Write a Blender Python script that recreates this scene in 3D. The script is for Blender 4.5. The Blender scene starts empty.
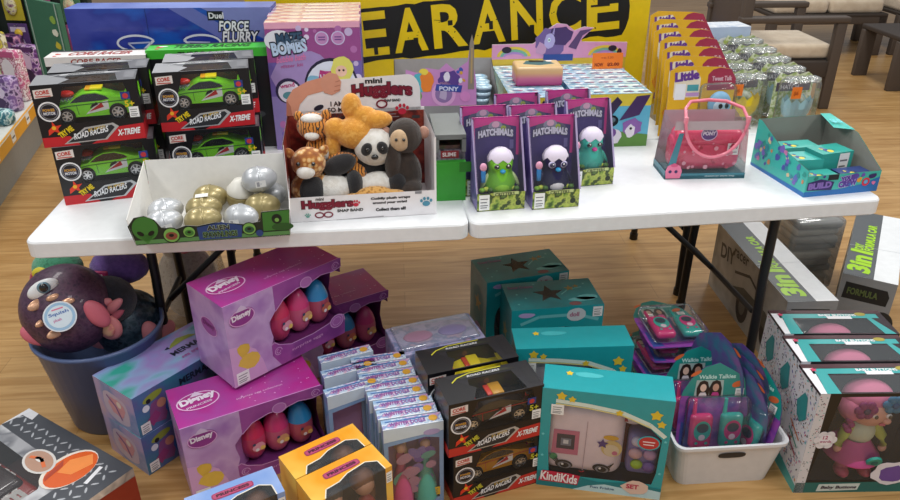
import bpy, bmesh, math, random
from mathutils import Vector, Matrix, Euler
from mathutils.geometry import tessellate_polygon
R = math.radians
SC = bpy.context.scene
COL = SC.collection

# ---------------------------------------------------------------- camera, world, lights, exposure
PITCH, CAMH, FPX = 27.3, 1.68, 750.0
cam_d = bpy.data.cameras.new('camera'); cam_d.sensor_width = 36; cam_d.lens = 36 * FPX / 900; cam_d.clip_end = 60
cam = bpy.data.objects.new('camera', cam_d); COL.objects.link(cam)
cam.location = (0, 0, CAMH); cam.rotation_euler = (R(90 - PITCH), 0, 0); SC.camera = cam
world = bpy.data.worlds.new('shop_air'); SC.world = world; world.use_nodes = True
world.node_tree.nodes['Background'].inputs[0].default_value = (0.90, 0.94, 1.0, 1)
world.node_tree.nodes['Background'].inputs[1].default_value = 0.30
def area(x, y, z, sx, sy, e, col=(1, .985, .95)):
    l = bpy.data.lights.new('ceiling_light', 'AREA'); l.shape = 'RECTANGLE'; l.size = sx; l.size_y = sy
    l.energy = e; l.color = col
    o = bpy.data.objects.new('ceiling_light', l); COL.objects.link(o); o.location = (x, y, z)
    return o
for lx in (-2.2, 0.4, 3.0):
    for ly in (0.6, 3.2, 6.2):
        area(lx, ly, 3.3, .5, 1.5, 32)
SC.view_settings.view_transform = 'Standard'; SC.view_settings.look = 'None'
SC.view_settings.gamma = 1; SC.view_settings.use_curve_mapping = False
SC.view_settings.exposure = 0.18
SC.cycles.transparent_max_bounces = 32

# ---------------------------------------------------------------- camera maths: a pixel on a plane of known height / depth
_p = R(PITCH)
_F = Vector((0, math.cos(_p), -math.sin(_p))); _U = Vector((0, math.sin(_p), math.cos(_p))); _R = Vector((1, 0, 0))
def _ray(x, y): return _F + _R * ((x - 450) / FPX) - _U * ((y - 250) / FPX)
def at(x, y, z=0.0):
    d = _ray(x, y); return Vector((0, 0, CAMH)) + d * ((z - CAMH) / d.z)
def aty(x, y, Y):
    d = _ray(x, y); return Vector((0, 0, CAMH)) + d * (Y / d.y)

# ---------------------------------------------------------------- materials
_mc = {}
def lin(h):
    h = h.lstrip('#'); v = [int(h[i:i + 2], 16) / 255 for i in (0, 2, 4)]
    return tuple((c / 12.92 if c <= .04045 else ((c + .055) / 1.055) ** 2.4) for c in v) + (1,)
def newmat(name):
    m = bpy.data.materials.new(name); m.use_nodes = True
    return m, m.node_tree.nodes, m.node_tree.links, m.node_tree.nodes['Principled BSDF']
def C(h, r=.42, metal=0, coat=0, emis=0):
    """plain print / plastic colour with a faint mottle"""
    k = ('C', h, r, metal, coat)
    if k in _mc: return _mc[k]
    m, n, l, b = newmat('colour_' + h.strip('#'))
    tc = n.new('ShaderNodeTexCoord'); nz = n.new('ShaderNodeTexNoise'); nz.inputs['Scale'].default_value = 38
    hs = n.new('ShaderNodeHueSaturation'); mr = n.new('ShaderNodeMapRange')
    mr.inputs[3].default_value = .93; mr.inputs[4].default_value = 1.07
    l.new(tc.outputs['Object'], nz.inputs['Vector']); l.new(nz.outputs['Fac'], mr.inputs[0]); l.new(mr.outputs[0], hs.inputs['Value'])
    hs.inputs['Color'].default_value = lin(h); l.new(hs.outputs[0], b.inputs['Base Color'])
    b.inputs['Roughness'].default_value = r; b.inputs['Metallic'].default_value = metal
    if coat: b.inputs['Coat Weight'].default_value = coat; b.inputs['Coat Roughness'].default_value = .08
    _mc[k] = m; return m
def MIX(cols, scale=30, r=.4, stretch=(1, 1, 1), kind='noise', coat=0, detail=3, bump=0, metal=0, contrast=1.0):
    """a printed or woven pattern of several colours"""
    k = ('M', tuple(cols), scale, r, stretch, kind, coat, detail, bump, metal, contrast)
    if k in _mc: return _mc[k]
    m, n, l, b = newmat('pattern_' + cols[0].strip('#'))
    tc = n.new('ShaderNodeTexCoord'); mp = n.new('ShaderNodeMapping'); mp.inputs['Scale'].default_value = stretch
    l.new(tc.outputs['Object'], mp.inputs[0])
    if kind == 'voronoi':
        t = n.new('ShaderNodeTexVoronoi'); t.inputs['Scale'].default_value = scale; out = t.outputs['Color']
        sx = n.new('ShaderNodeSeparateColor'); l.new(out, sx.inputs[0]); out = sx.outputs[0]
    elif kind == 'spots':
        t = n.new('ShaderNodeTexVoronoi'); t.inputs['Scale'].default_value = scale; out = t.outputs['Distance']
    elif kind == 'wave':
        t = n.new('ShaderNodeTexWave'); t.inputs['Scale'].default_value = scale; t.inputs['Distortion'].default_value = 5
        t.inputs['Detail'].default_value = 2; t.inputs['Detail Scale'].default_value = 1.5; out = t.outputs['Fac']
    elif kind == 'grad':
        t = n.new('ShaderNodeSeparateXYZ'); out = t.outputs['Z']
    else:
        t = n.new('ShaderNodeTexNoise'); t.inputs['Scale'].default_value = scale; t.inputs['Detail'].default_value = detail
        mr = n.new('ShaderNodeMapRange'); mr.inputs[1].default_value = .5 - .22 / contrast; mr.inputs[2].default_value = .5 + .22 / contrast
        l.new(t.outputs['Fac'], mr.inputs[0]); out = mr.outputs[0]
    l.new(mp.outputs[0], t.inputs[0])
    cr = n.new('ShaderNodeValToRGB'); l.new(out, cr.inputs[0]); e = cr.color_ramp.elements
    N = len(cols)
    while len(e) < N: e.new(.5)
    for i, c in enumerate(cols):
        e[i].position = (i + .5) / N if kind != 'spots' else (0, .42, .5, .6, .8)[i]
        e[i].color = lin(c)
    if kind == 'voronoi':
        cr.color_ramp.interpolation = 'CONSTANT'
        for i in range(N): e[i].position = i / N
    l.new(cr.outputs[0], b.inputs['Base Color']); b.inputs['Roughness'].default_value = r; b.inputs['Metallic'].default_value = metal
    if coat: b.inputs['Coat Weight'].default_value = coat
    if bump:
        nb = n.new('ShaderNodeTexNoise'); nb.inputs['Scale'].default_value = 420; nb.inputs['Detail'].default_value = 2
        bp = n.new('ShaderNodeBump'); bp.inputs['Strength'].default_value = bump; bp.inputs['Distance'].default_value = .003
        l.new(tc.outputs['Object'], nb.inputs['Vector']); l.new(nb.outputs['Fac'], bp.inputs['Height']); l.new(bp.outputs[0], b.inputs['Normal'])
        b.inputs['Sheen Weight'].default_value = .35
    _mc[k] = m; return m
def PLUSH(*cols, **kw):
    kw.setdefault('scale', 60); return MIX(list(cols) if len(cols) > 1 else [cols[0], cols[0]], r=.9, bump=.9, **kw)
def FILM(tint='#ffffff', a=.10, rough=.06):
    k = ('F', tint, a, rough)
    if k in _mc: return _mc[k]
    m, n, l, b = newmat('clear_plastic'); n.remove(b)
    o = n['Material Output']; tr = n.new('ShaderNodeBsdfTransparent'); gl = n.new('ShaderNodeBsdfGlossy'); df = n.new('ShaderNodeBsdfDiffuse')
    tr.inputs[0].default_value = lin(tint); gl.inputs['Roughness'].default_value = rough; df.inputs[0].default_value = lin('#e8eef2')
    lw = n.new('ShaderNodeLayerWeight'); lw.inputs['Blend'].default_value = .22
    tc = n.new('ShaderNodeTexCoord'); nz = n.new('ShaderNodeTexNoise'); nz.inputs['Scale'].default_value = 16
    bp = n.new('ShaderNodeBump'); bp.inputs['Strength'].default_value = .25; bp.inputs['Distance'].default_value = .01
    l.new(tc.outputs['Object'], nz.inputs['Vector']); l.new(nz.outputs['Fac'], bp.inputs['Height']); l.new(bp.outputs[0], gl.inputs['Normal'])
    m1 = n.new('ShaderNodeMixShader'); m1.inputs[0].default_value = a * .5; l.new(tr.outputs[0], m1.inputs[1]); l.new(df.outputs[0], m1.inputs[2])
    ad = n.new('ShaderNodeMath'); ad.operation = 'MULTIPLY_ADD'; ad.inputs[1].default_value = .7; ad.inputs[2].default_value = a * .4
    l.new(lw.outputs['Fresnel'], ad.inputs[0])
    m2 = n.new('ShaderNodeMixShader'); l.new(ad.outputs[0], m2.inputs[0]); l.new(m1.outputs[0], m2.inputs[1]); l.new(gl.outputs[0], m2.inputs[2])
    l.new(m2.outputs[0], o.inputs[0]); _mc[k] = m; return m
BLK = '#15151a'; WHT = '#f2f2f2'

# ---------------------------------------------------------------- mesh builder
_tx = {}
def text_geo(s, bold):
    k = (s, bold)
    if k in _tx: return _tx[k]
    cu = bpy.data.curves.new('t', 'FONT'); cu.body = s; cu.size = 1; cu.offset = bold; cu.resolution_u = 3
    ob = bpy.data.objects.new('t', cu); COL.objects.link(ob)
    dg = bpy.context.evaluated_depsgraph_get(); dg.update()
    me = ob.evaluated_get(dg).to_mesh()
    v = [(q.co.x, q.co.y) for q in me.vertices]; f = [tuple(p.vertices) for p in me.polygons]
    ob.evaluated_get(dg).to_mesh_clear(); bpy.data.objects.remove(ob); bpy.data.curves.remove(cu)
    if not v: v = [(0, 0), (1, 0), (1, 1)]; f = []
    x0 = min(a for a, _ in v); x1 = max(a for a, _ in v); y0 = min(a for _, a in v); y1 = max(a for _, a in v)
    _tx[k] = (v, f, x0, x1, y0, y1); return _tx[k]
class B:
    def __init__(s): s.v = []; s.f = []; s.m = []; s.s = []; s.T = Matrix(); s.fr = None
    def add(s, vs, fs, mat, smooth=False):
        o = len(s.v); s.v += [s.T @ Vector(p) for p in vs]
        for f in fs: s.f.append(tuple(o + i for i in f)); s.m.append(mat); s.s.append(smooth)
        return s
    def box(s, x0, y0, z0, x1, y1, z1, mat):
        vs = [(x, y, z) for z in (z0, z1) for y in (y0, y1) for x in (x0, x1)]
        return s.add(vs, [(0, 2, 3, 1), (4, 5, 7, 6), (0, 1, 5, 4), (2, 6, 7, 3), (0, 4, 6, 2), (1, 3, 7, 5)], mat)
    def quad(s, a, b, c, d, mat): return s.add([a, b, c, d], [(0, 1, 2, 3)], mat)
    def rbox(s, c, sz, r, mat, seg=3, rot=None):
        bm = bmesh.new(); bmesh.ops.create_cube(bm, size=1)
        bmesh.ops.scale(bm, vec=sz, verts=bm.verts)
        bmesh.ops.bevel(bm, geom=bm.edges[:] + bm.verts[:], offset=r, segments=seg, profile=.5, affect='EDGES')
        M = Matrix.Translation(c) @ (Euler([R(a) for a in rot]).to_matrix().to_4x4() if rot else Matrix())
        bm.verts.index_update()
        s.add([M @ v.co for v in bm.verts], [tuple(v.index for v in f.verts) for f in bm.faces], mat, True); bm.free(); return s
    def ell(s, c, r, mat, rot=None, n=18, k=12):
        if not hasattr(r, '__len__'): r = (r, r, r)
        M = Matrix.Translation(c) @ (Euler([R(a) for a in rot]).to_matrix().to_4x4() if rot else Matrix())
        vs = [(0, 0, -r[2])]
        for i in range(1, k):
            t = math.pi * i / k - math.pi / 2
            for j in range(n): a = 2 * math.pi * j / n; vs.append((r[0] * math.cos(t) * math.cos(a), r[1] * math.cos(t) * math.sin(a), r[2] * math.sin(t)))
        vs.append((0, 0, r[2])); fs = []
        for j in range(n):
            fs.append((0, 1 + (j + 1) % n, 1 + j)); e = 1 + (k - 2) * n; fs.append((e + j, e + (j + 1) % n, len(vs) - 1))
            for i in range(k - 2): q = 1 + i * n; fs.append((q + j, q + (j + 1) % n, q + n + (j + 1) % n, q + n + j))
        return s.add([M @ Vector(p) for p in vs], fs, mat, True)
    def tube(s, pts, r, mat, n=10, cap=True):
        pts = [Vector(p) for p in pts]; rr = r if hasattr(r, '__len__') else [r] * len(pts); vs = []; fs = []
        up = Vector((0, 0, 1))
        for i, p in enumerate(pts):
            d = (pts[min(i + 1, len(pts) - 1)] - pts[max(i - 1, 0)]).normalized()
            a = d.cross(up) if abs(d.dot(up)) < .95 else d.cross(Vector((0, 1, 0))); a.normalize(); b2 = d.cross(a)
            for j in range(n): t = 2 * math.pi * j / n; vs.append(p + a * rr[i] * math.cos(t) + b2 * rr[i] * math.sin(t))
        for i in range(len(pts) - 1):
            for j in range(n): fs.append((i * n + j, i * n + (j + 1) % n, (i + 1) * n + (j + 1) % n, (i + 1) * n + j))
        s.add(vs, fs, mat, True)
        if cap: s.add(vs[:n], [tuple(range(n))], mat); s.add(vs[-n:], [tuple(reversed(range(n)))], mat)
        return s
    def cyl(s, a, b, r, mat, n=20, r2=None): return s.tube([a, b], [r, r if r2 is None else r2], mat, n)
    def lathe(s, prof, mat, n=24, c=(0, 0, 0), rot=None):
        M = Matrix.Translation(c) @ (Euler([R(a) for a in rot]).to_matrix().to_4x4() if rot else Matrix()); vs = []; fs = []
        for (r, z) in prof:
            for j in range(n): t = 2 * math.pi * j / n; vs.append(M @ Vector((r * math.cos(t), r * math.sin(t), z)))
        for i in range(len(prof) - 1):
            for j in range(n): fs.append((i * n + j, i * n + (j + 1) % n, (i + 1) * n + (j + 1) % n, (i + 1) * n + j))
        return s.add(vs, fs, mat, True)
    def prism(s, pts, y0, y1, mat, smooth=False, inset=None):
        """(x,z) outline swept along y; inset shrinks the far/near faces about z for a rounded look"""
        n = len(pts); P = [Vector((x, 0, z)) for x, z in pts]
        tri = tessellate_polygon([P]); vs = [(x, y0, z) for x, z in pts] + [(x, y1, z) for x, z in pts]
        ar = sum(pts[i][0] * pts[(i + 1) % n][1] - pts[(i + 1) % n][0] * pts[i][1] for i in range(n))
        fs = [tuple(t) for t in tri] + [tuple(n + i for i in reversed(t)) for t in tri]
        s.add(vs, [(i, i + n, (i + 1) % n + n, (i + 1) % n) for i in range(n)], mat, smooth); return s.add(vs, fs, mat)
    # ---- flat work on a face frame: O + u*U + v*V, N outward
    def frame(s, O, U, V):
        U = Vector(U).normalized(); V = Vector(V).normalized(); s.fr = (Vector(O), U, V, U.cross(V)); return s
    def p3(s, u, v, l=0): O, U, V, N = s.fr; return O + U * u + V * v + N * (l * .00045)
    def poly(s, pts, mat, l=1, holes=()):
        loops = [[Vector((u, v, 0)) for u, v in pts]] + [[Vector((u, v, 0)) for u, v in h] for h in holes]
        allp = [q for lp in loops for q in lp]; tri = tessellate_polygon(loops)
        ff = []
        for t in tri:
            a, b2, c = (allp[i] for i in t)
            ff.append(tuple(t) if (b2 - a).cross(c - a).z > 0 else tuple(reversed(t)))
        return s.add([s.p3(q.x, q.y, l) for q in allp], ff, mat)
    def rect(s, a, b, c, d, mat, l=1): return s.add([s.p3(a, b, l), s.p3(c, b, l), s.p3(c, d, l), s.p3(a, d, l)], [(0, 1, 2, 3)], mat)
    def disc(s, u, v, ru, mat, l=1, rv=None, rot=0, n=24):
        rv = ru if rv is None else rv; c, q = math.cos(R(rot)), math.sin(R(rot))
        ps = [(ru * math.cos(2 * math.pi * i / n), rv * math.sin(2 * math.pi * i / n)) for i in range(n)]
        return s.add([s.p3(u + a * c - b2 * q, v + a * q + b2 * c, l) for a, b2 in ps], [tuple(range(n))], mat)
    def ring(s, u, v, r, w, mat, l=1, rv=None, n=28, a0=0, a1=360):
        rv = r if rv is None else rv; vs = []; 
        for i in range(n + 1):
            t = R(a0 + (a1 - a0) * i / n); vs += [s.p3(u + r * math.cos(t), v + rv * math.sin(t), l), s.p3(u + (r - w) * math.cos(t), v + (rv - w) * math.sin(t), l)]
        return s.add(vs, [(2 * i, 2 * i + 2, 2 * i + 3, 2 * i + 1) for i in range(n)], mat)
    def line(s, pts, w, mat, l=1):
        for (a, b2), (c, d) in zip(pts, pts[1:]):
            L = math.hypot(c - a, d - b2) or 1; nx, ny = -(d - b2) / L * w / 2, (c - a) / L * w / 2
            s.add([s.p3(a - nx, b2 - ny, l), s.p3(c - nx, d - ny, l), s.p3(c + nx, d + ny, l), s.p3(a + nx, b2 + ny, l)], [(0, 1, 2, 3)], mat)
        return s
    def text(s, t, u, v, h, mat, l=3, bold=.0, rot=0, w=None, al='l', shear=0, arc=0, out=None):
        if out: s.text(t, u, v, h, out[0], l - 1, out[1], rot, w, al, shear, arc)
        V, F, _, _, _, _ = text_geo(t, bold); _, _, x0, x1, y0, y1 = text_geo(t, 0)
        sy = h / (y1 - y0); sx = sy if w is None else w / (x1 - x0); W = (x1 - x0) * sx; c, q = math.cos(R(rot)), math.sin(R(rot)); ps = []
        for x, y in V:
            a = (x - x0) * sx; b2 = (y - y0) * sy; a += shear * b2
            if arc: k = (a / W - .5) * 2; b2 += arc * (1 - k * k)
            if al == 'c': a -= W / 2
            ps.append(s.p3(u + a * c - b2 * q, v + a * q + b2 * c, l))
        return s.add(ps, F, mat)
    def art(s, a, b, c, d, cols, n, seed=1, l=1, mn=.1, mx=.25):
        """scattered printed shapes inside a rectangle"""
        g = random.Random(seed); W, H = c - a, d - b; m = min(W, H)
        for i in range(n):
            r = m * g.uniform(mn, mx); r2 = r * g.uniform(.45, 1); u = g.uniform(a + r, c - r); v = g.uniform(b + r, d - r)
            s.disc(u, v, r * .98, C(g.choice(cols)), l + i * .06, r2, g.uniform(0, 180) if abs(r - r2) < r * .5 else 0, 12)
        return s
    def sticker(s, u, v, w, h, l=4, col='#f4f4f2'):
        s.rect(u, v, u + w, v + h, C(col), l)
        for i, k in enumerate((.7, .48, .28, .14)): s.rect(u + w * .12, v + h * k, u + w * (.85 - .1 * (i % 2)), v + h * (k + .06), C('#77777c'), l + 1)
        return s
    def build(s, name, parent=None, kind=None):
        me = bpy.data.meshes.new(name); ms = []
        for m in s.m:
            if m not in ms: ms.append(m)
        me.from_pydata([tuple(p) for p in s.v], [], s.f)
        for m in ms: me.materials.append(m)
        ix = {m: i for i, m in enumerate(ms)}
        me.polygons.foreach_set('material_index', [ix[m] for m in s.m]); me.polygons.foreach_set('use_smooth', s.s)
        me.update(); o = bpy.data.objects.new(name, me); COL.objects.link(o)
        if parent: o.parent = parent
        if kind: o['kind'] = kind
        return o
def soft(o, vox=.004, sm=6):
    """melt overlapping lobes into one continuous stuffed skin"""
    r = o.modifiers.new('skin', 'REMESH'); r.mode = 'VOXEL'; r.voxel_size = vox; r.use_smooth_shade = True
    s = o.modifiers.new('ease', 'SMOOTH'); s.iterations = sm; s.factor = .5
    return o
def thing(name, label, cat, group=None):
    o = bpy.data.objects.new(name, None); COL.objects.link(o); o.empty_display_size = .05
    tag(o, label, cat, group); return o
def tag(o, label, cat, group=None):
    o['label'] = label; o['category'] = cat
    if group: o['group'] = group
    return o
def dup(o, label=None, group=None):
    c = o.copy(); COL.objects.link(c)
    if label: c['label'] = label
    if group: c['group'] = group
    for ch in list(o.children):
        k = ch.copy(); COL.objects.link(k); k.parent = c
        for g in list(ch.children): q = g.copy(); COL.objects.link(q); q.parent = k
    return c
def put(o, p, yaw=0, tilt=0, roll=0, anchor=None):
    """put the thing so that its local anchor point lands on p"""
    E = Euler((R(tilt), R(roll), R(yaw)), 'XYZ'); o.rotation_euler = E
    a = E.to_matrix() @ Vector(anchor) if anchor else Vector((0, 0, 0))
    o.location = Vector(p) - a; return o
# face frames of a box w,d,h centred on its base
def F(b, w, d, h): return b.frame((-w / 2, -d / 2, 0), (1, 0, 0), (0, 0, 1))
def L(b, w, d, h): return b.frame((-w / 2, d / 2, 0), (0, -1, 0), (0, 0, 1))
def RT(b, w, d, h): return b.frame((w / 2, -d / 2, 0), (0, 1, 0), (0, 0, 1))
def BK(b, w, d, h): return b.frame((w / 2, d / 2, 0), (-1, 0, 0), (0, 0, 1))
def TP(b, w, d, h): return b.frame((-w / 2, -d / 2, h), (1, 0, 0), (0, 1, 0))
def shell(b, w, d, h, fm, sm=None, tm=None, fwin=None, twin=None, swin=None, top=True, inner=None):
    """a thin carton; fwin/twin are window outlines cut in the front / top face"""
    sm = sm or fm; tm = tm or fm; e = .0008
    R4 = lambda a, c: [(0, 0), (a, 0), (a, c), (0, c)]
    F(b, w, d, h).poly(R4(w, h), fm, 0, [fwin] if fwin else ())
    BK(b, w, d, h).rect(0, 0, w, h, sm, 0)
    L(b, w, d, h).poly(R4(d, h), sm, 0, [swin] if swin else ())
    RT(b, w, d, h).rect(0, 0, d, h, sm, 0)
    if top: TP(b, w, d, h).poly(R4(w, d), tm, 0, [twin] if twin else ())
    b.frame((-w / 2, d / 2, 0), (1, 0, 0), (0, -1, 0)).rect(0, 0, w, d, sm, 0)
    if inner:   # lining just inside the walls
        i = .0015
        b.quad((-w/2+i, d/2-i, i), (w/2-i, d/2-i, i), (w/2-i, d/2-i, h-i), (-w/2+i, d/2-i, h-i), inner)
        b.quad((-w/2+i, -d/2+i, i), (-w/2+i, d/2-i, i), (-w/2+i, d/2-i, h-i), (-w/2+i, -d/2+i, h-i), inner)
        b.quad((w/2-i, d/2-i, i), (w/2-i, -d/2+i, i), (w/2-i, -d/2+i, h-i), (w/2-i, d/2-i, h-i), inner)
        b.quad((-w/2+i, -d/2+i, i), (w/2-i, -d/2+i, i), (w/2-i, d/2-i, i), (-w/2+i, d/2-i, i), inner)
    return b
def blob(cx, cy, rx, ry, n=20, wob=0, seed=0, p=2.0):
    g = random.Random(seed); out = []
    for i in range(n):
        t = 2 * math.pi * i / n; c, q = math.cos(t), math.sin(t); k = 1 + wob * g.uniform(-1, 1)
        out.append((cx + rx * k * math.copysign(abs(c) ** (2 / p), c), cy + ry * k * math.copysign(abs(q) ** (2 / p), q)))
    return out

# ================================================================ THE SETTING
def wood_mat():
    m, n, l, b = newmat('laminate_planks')
    tc = n.new('ShaderNodeTexCoord'); mp = n.new('ShaderNodeMapping'); mp.inputs['Rotation'].default_value = (0, 0, R(-4))
    l.new(tc.outputs['Object'], mp.inputs[0])
    br = n.new('ShaderNodeTexBrick'); br.inputs['Scale'].default_value = 1; br.inputs['Brick Width'].default_value = 1.1
    br.inputs['Row Height'].default_value = .13; br.inputs['Mortar Size'].default_value = .0016; br.inputs['Bias'].default_value = 0
    br.inputs['Color1'].default_value = lin('#a67a46'); br.inputs['Color2'].default_value = lin('#bf9660'); br.inputs['Mortar'].default_value = lin('#7c5a34')
    br.offset = .37; br.inputs['Mortar Smooth'].default_value = .3
    l.new(mp.outputs[0], br.inputs['Vector'])
    m2 = n.new('ShaderNodeMapping'); m2.inputs['Scale'].default_value = (1.2, 14, 1); l.new(mp.outputs[0], m2.inputs[0])
    nz = n.new('ShaderNodeTexNoise'); nz.inputs['Scale'].default_value = 2.2; nz.inputs['Detail'].default_value = 6; nz.inputs['Distortion'].default_value = .9
    l.new(m2.outputs[0], nz.inputs['Vector'])
    cr = n.new('ShaderNodeValToRGB'); cr.color_ramp.elements[0].position = .36; cr.color_ramp.elements[0].color = lin('#98703c')
    cr.color_ramp.elements[1].position = .66; cr.color_ramp.elements[1].color = lin('#cca670'); l.new(nz.outputs['Fac'], cr.inputs[0])
    mx = n.new('ShaderNodeMix'); mx.data_type = 'RGBA'; mx.inputs[0].default_value = .5
    l.new(br.outputs['Color'], mx.inputs[6]); l.new(cr.outputs[0], mx.inputs[7]); l.new(mx.outputs[2], b.inputs['Base Color'])
    b.inputs['Roughness'].default_value = .38; b.inputs['Specular IOR Level'].default_value = .4
    return m
b = B(); b.box(-7, -1.5, -.03, 8, 13, 0, wood_mat()); b.build('floor', kind='structure')

# ================================================================ TABLES
TZ = .74
WPL = C('#eef0f2', .36)
STEEL = C('#17181b', .45)
def rounded_rect(w, d, r, n=6):
    pts = []
    for cx, cy, a in ((w - r, r, -90), (w - r, d - r, 0), (r, d - r, 90), (r, r, 180)):
        for i in range(n + 1): t = R(a + 90 * i / n); pts.append((cx + r * math.cos(t), cy + r * math.sin(t)))
    return pts
def top_half(w, d, t, M, lf, rf):
    b = B(); b.T = M; r = .035
    pts = rounded_rect(w, d, r); n = len(pts)
    pts = [((0, 0 if y < d / 2 else d)[0:2] if (not lf and x < r) and False else (x, y)) for x, y in pts]
    prof = [(0.004, -.052), (0.0, -.048), (0.0, -.006), (.003, -.001), (.008, 0)]; vs = []
    for ins, z in prof:
        for x, y in pts:
            fx = (x - w / 2) / (w / 2); fy = (y - d / 2) / (d / 2); vs.append((x - ins * fx, y - ins * fy, TZ + z))
    k = len(prof) - 1
    fs = [(i * n + j, i * n + (j + 1) % n, (i + 1) * n + (j + 1) % n, (i + 1) * n + j) for i in range(k) for j in range(n)]
    fs.append(tuple(k * n + j for j in range(n))); fs.append(tuple(reversed(range(n))))
    b.add(vs, fs, WPL); b.build('tabletop', t)
def table(org, yl, wl, yr, wr, d, label, lx=.2, rx=.16, yi=(.07, .07)):
    """one fold-in-half table: two top halves, a leg pair under each outer end"""
    t = thing('folding_table', label, 'table', 'white folding tables, one behind the other')
    Mr = Matrix.Translation((wl + .004, 0, 0)) @ Matrix.Rotation(R(yr - yl), 4, 'Z')
    top_half(wl, d, t, Matrix(), 1, 0); top_half(wr, d, t, Mr, 0, 1)
    for M, x, s, y0 in ((Matrix(), lx, 1, yi[0]), (Mr, wr - rx, -1, yi[1])):
        def nb(): q = B(); q.T = M; return q
        nb().tube([(x, y0, TZ - .06), (x, d - .07, TZ - .06)], .014, STEEL).build('leg_rail', t)
        nb().tube([(x, y0 + .02, .30), (x, d - .09, .30)], .010, STEEL).build('crossbar', t)
        nb().tube([(x, d * .62, .3), (x + s * .42, d * .62, TZ - .05)], .011, STEEL).build('brace', t)
        for yy, o in ((y0, -1), (d - .07, 1)):
            g = nb().tube([(x, yy, TZ - .05), (x, yy, .45), (x, yy + o * .012, .3), (x, yy + o * .02, .02)], .016, STEEL).build('leg', t)
            nb().cyl((x, yy + o * .02, 0), (x, yy + o * .02, .03), .02, C('#0c0c0c')).build('foot', g)
    put(t, org, yl); return t
TD = .65
pL = at(22, 243, TZ); pL.z = 0; pR = at(470.5, 222.5, TZ); pR.z = 0
YL, YR = 5.6, 7.9
wL = (Vector((pR.x, pR.y)) - Vector((pL.x, pL.y))).length - .004
def off(p, yaw, x, y): c, s = math.cos(R(yaw)), math.sin(R(yaw)); return Vector((p.x + x * c - y * s, p.y + x * s + y * c, p.z))
table(pL, YL, wL, YR, 1.318, TD, 'white fold-in-half table at the front, its edge nearest to the viewer', .235, .31, (.31, .07))
table(off(pL, YL, 0, TD + .012), YL, wL, YR, 1.318, TD, 'white fold-in-half table at the back, under the long blue box and the pony boxes', .40, .30)

# ================================================================ CLEARANCE SIGN
YEL = C('#e6c514', .35); SB = C('#141414', .4)
def make_sign():
    t = thing('clearance_sign', 'yellow clearance sign with black brushed banner standing behind the goods', 'sign')
    w, h = 1.66, .66
    b = B(); b.box(-w / 2, -.004, 0, w / 2, .004, h, YEL); b.build('board', t)
    b = B(); b.frame((-w / 2, -.004, -.10), (1, 0, .062), (-.062, 0, 1)); g = random.Random(3)
    top = []; bot = []; N = 44
    for i in range(N + 1):
        u = .04 + (w - .13) * i / N; top.append((u, .475 + .001 * i + g.uniform(-.004, .004))); bot.append((u, .268 + .0006 * i + g.uniform(-.005, .005)))
    endc = [(w - .075, .32), (w - .062, .36), (w - .06, .41), (w - .07, .47)]
    b.poly(bot + endc + top[::-1], SB, 1)
    b.build('black_banner', t)
    b = B(); b.frame((-w / 2, -.004, -.10), (1, 0, .062), (-.062, 0, 1))
    s = 'CLEARANCE'; u = .115; cw = .1625
    for i, ch in enumerate(s):
        b.text(ch, u + i * cw + .008, .297 + .0034 * i, .166, YEL, 3, .022, 1.0, cw * .78)
    # stencil breaks and scratches
    for i, (fx, fy, fw, fh) in enumerate(((.35, .5, .12, .06), (.0, .62, .3, .05), (.48, 0, .1, .3), (.5, .1, .12, .2), (.4, .5, .12, .12), (.45, .3, .1, .2), (.5, 0, .12, .3), (.45, .7, .12, .32), (.1, .55, .5, .05))):
        x = u + i * cw + fx * cw; z = .297 + .0034 * i + fy * .17
        b.rect(x, z, x + fw * cw, z + fh * .17, SB, 4)
    for i in range(60):
        x = g.uniform(.08, w - .1); z = g.uniform(.29, .48); b.disc(x, z, g.uniform(.001, .005), SB, 5, g.uniform(.001, .003), g.uniform(0, 180), 7)
    for i in range(10):
        x = g.uniform(.08, w - .14); z = g.uniform(.3, .47); b.line([(x, z), (x + g.uniform(.01, .05), z + g.uniform(-.03, .03))], .0018, SB, 5)
    b.build('lettering', t)
    b = B(); b.box(-.45, .004, .0, -.38, .09, .02, SB); b.box(.38, .004, 0, .45, .09, .02, SB); b.build('foot', t)
    return t
sg = make_sign(); p = aty(454, 60, 3.2); put(sg, (p.x, 3.17, TZ), 7.2)

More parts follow.
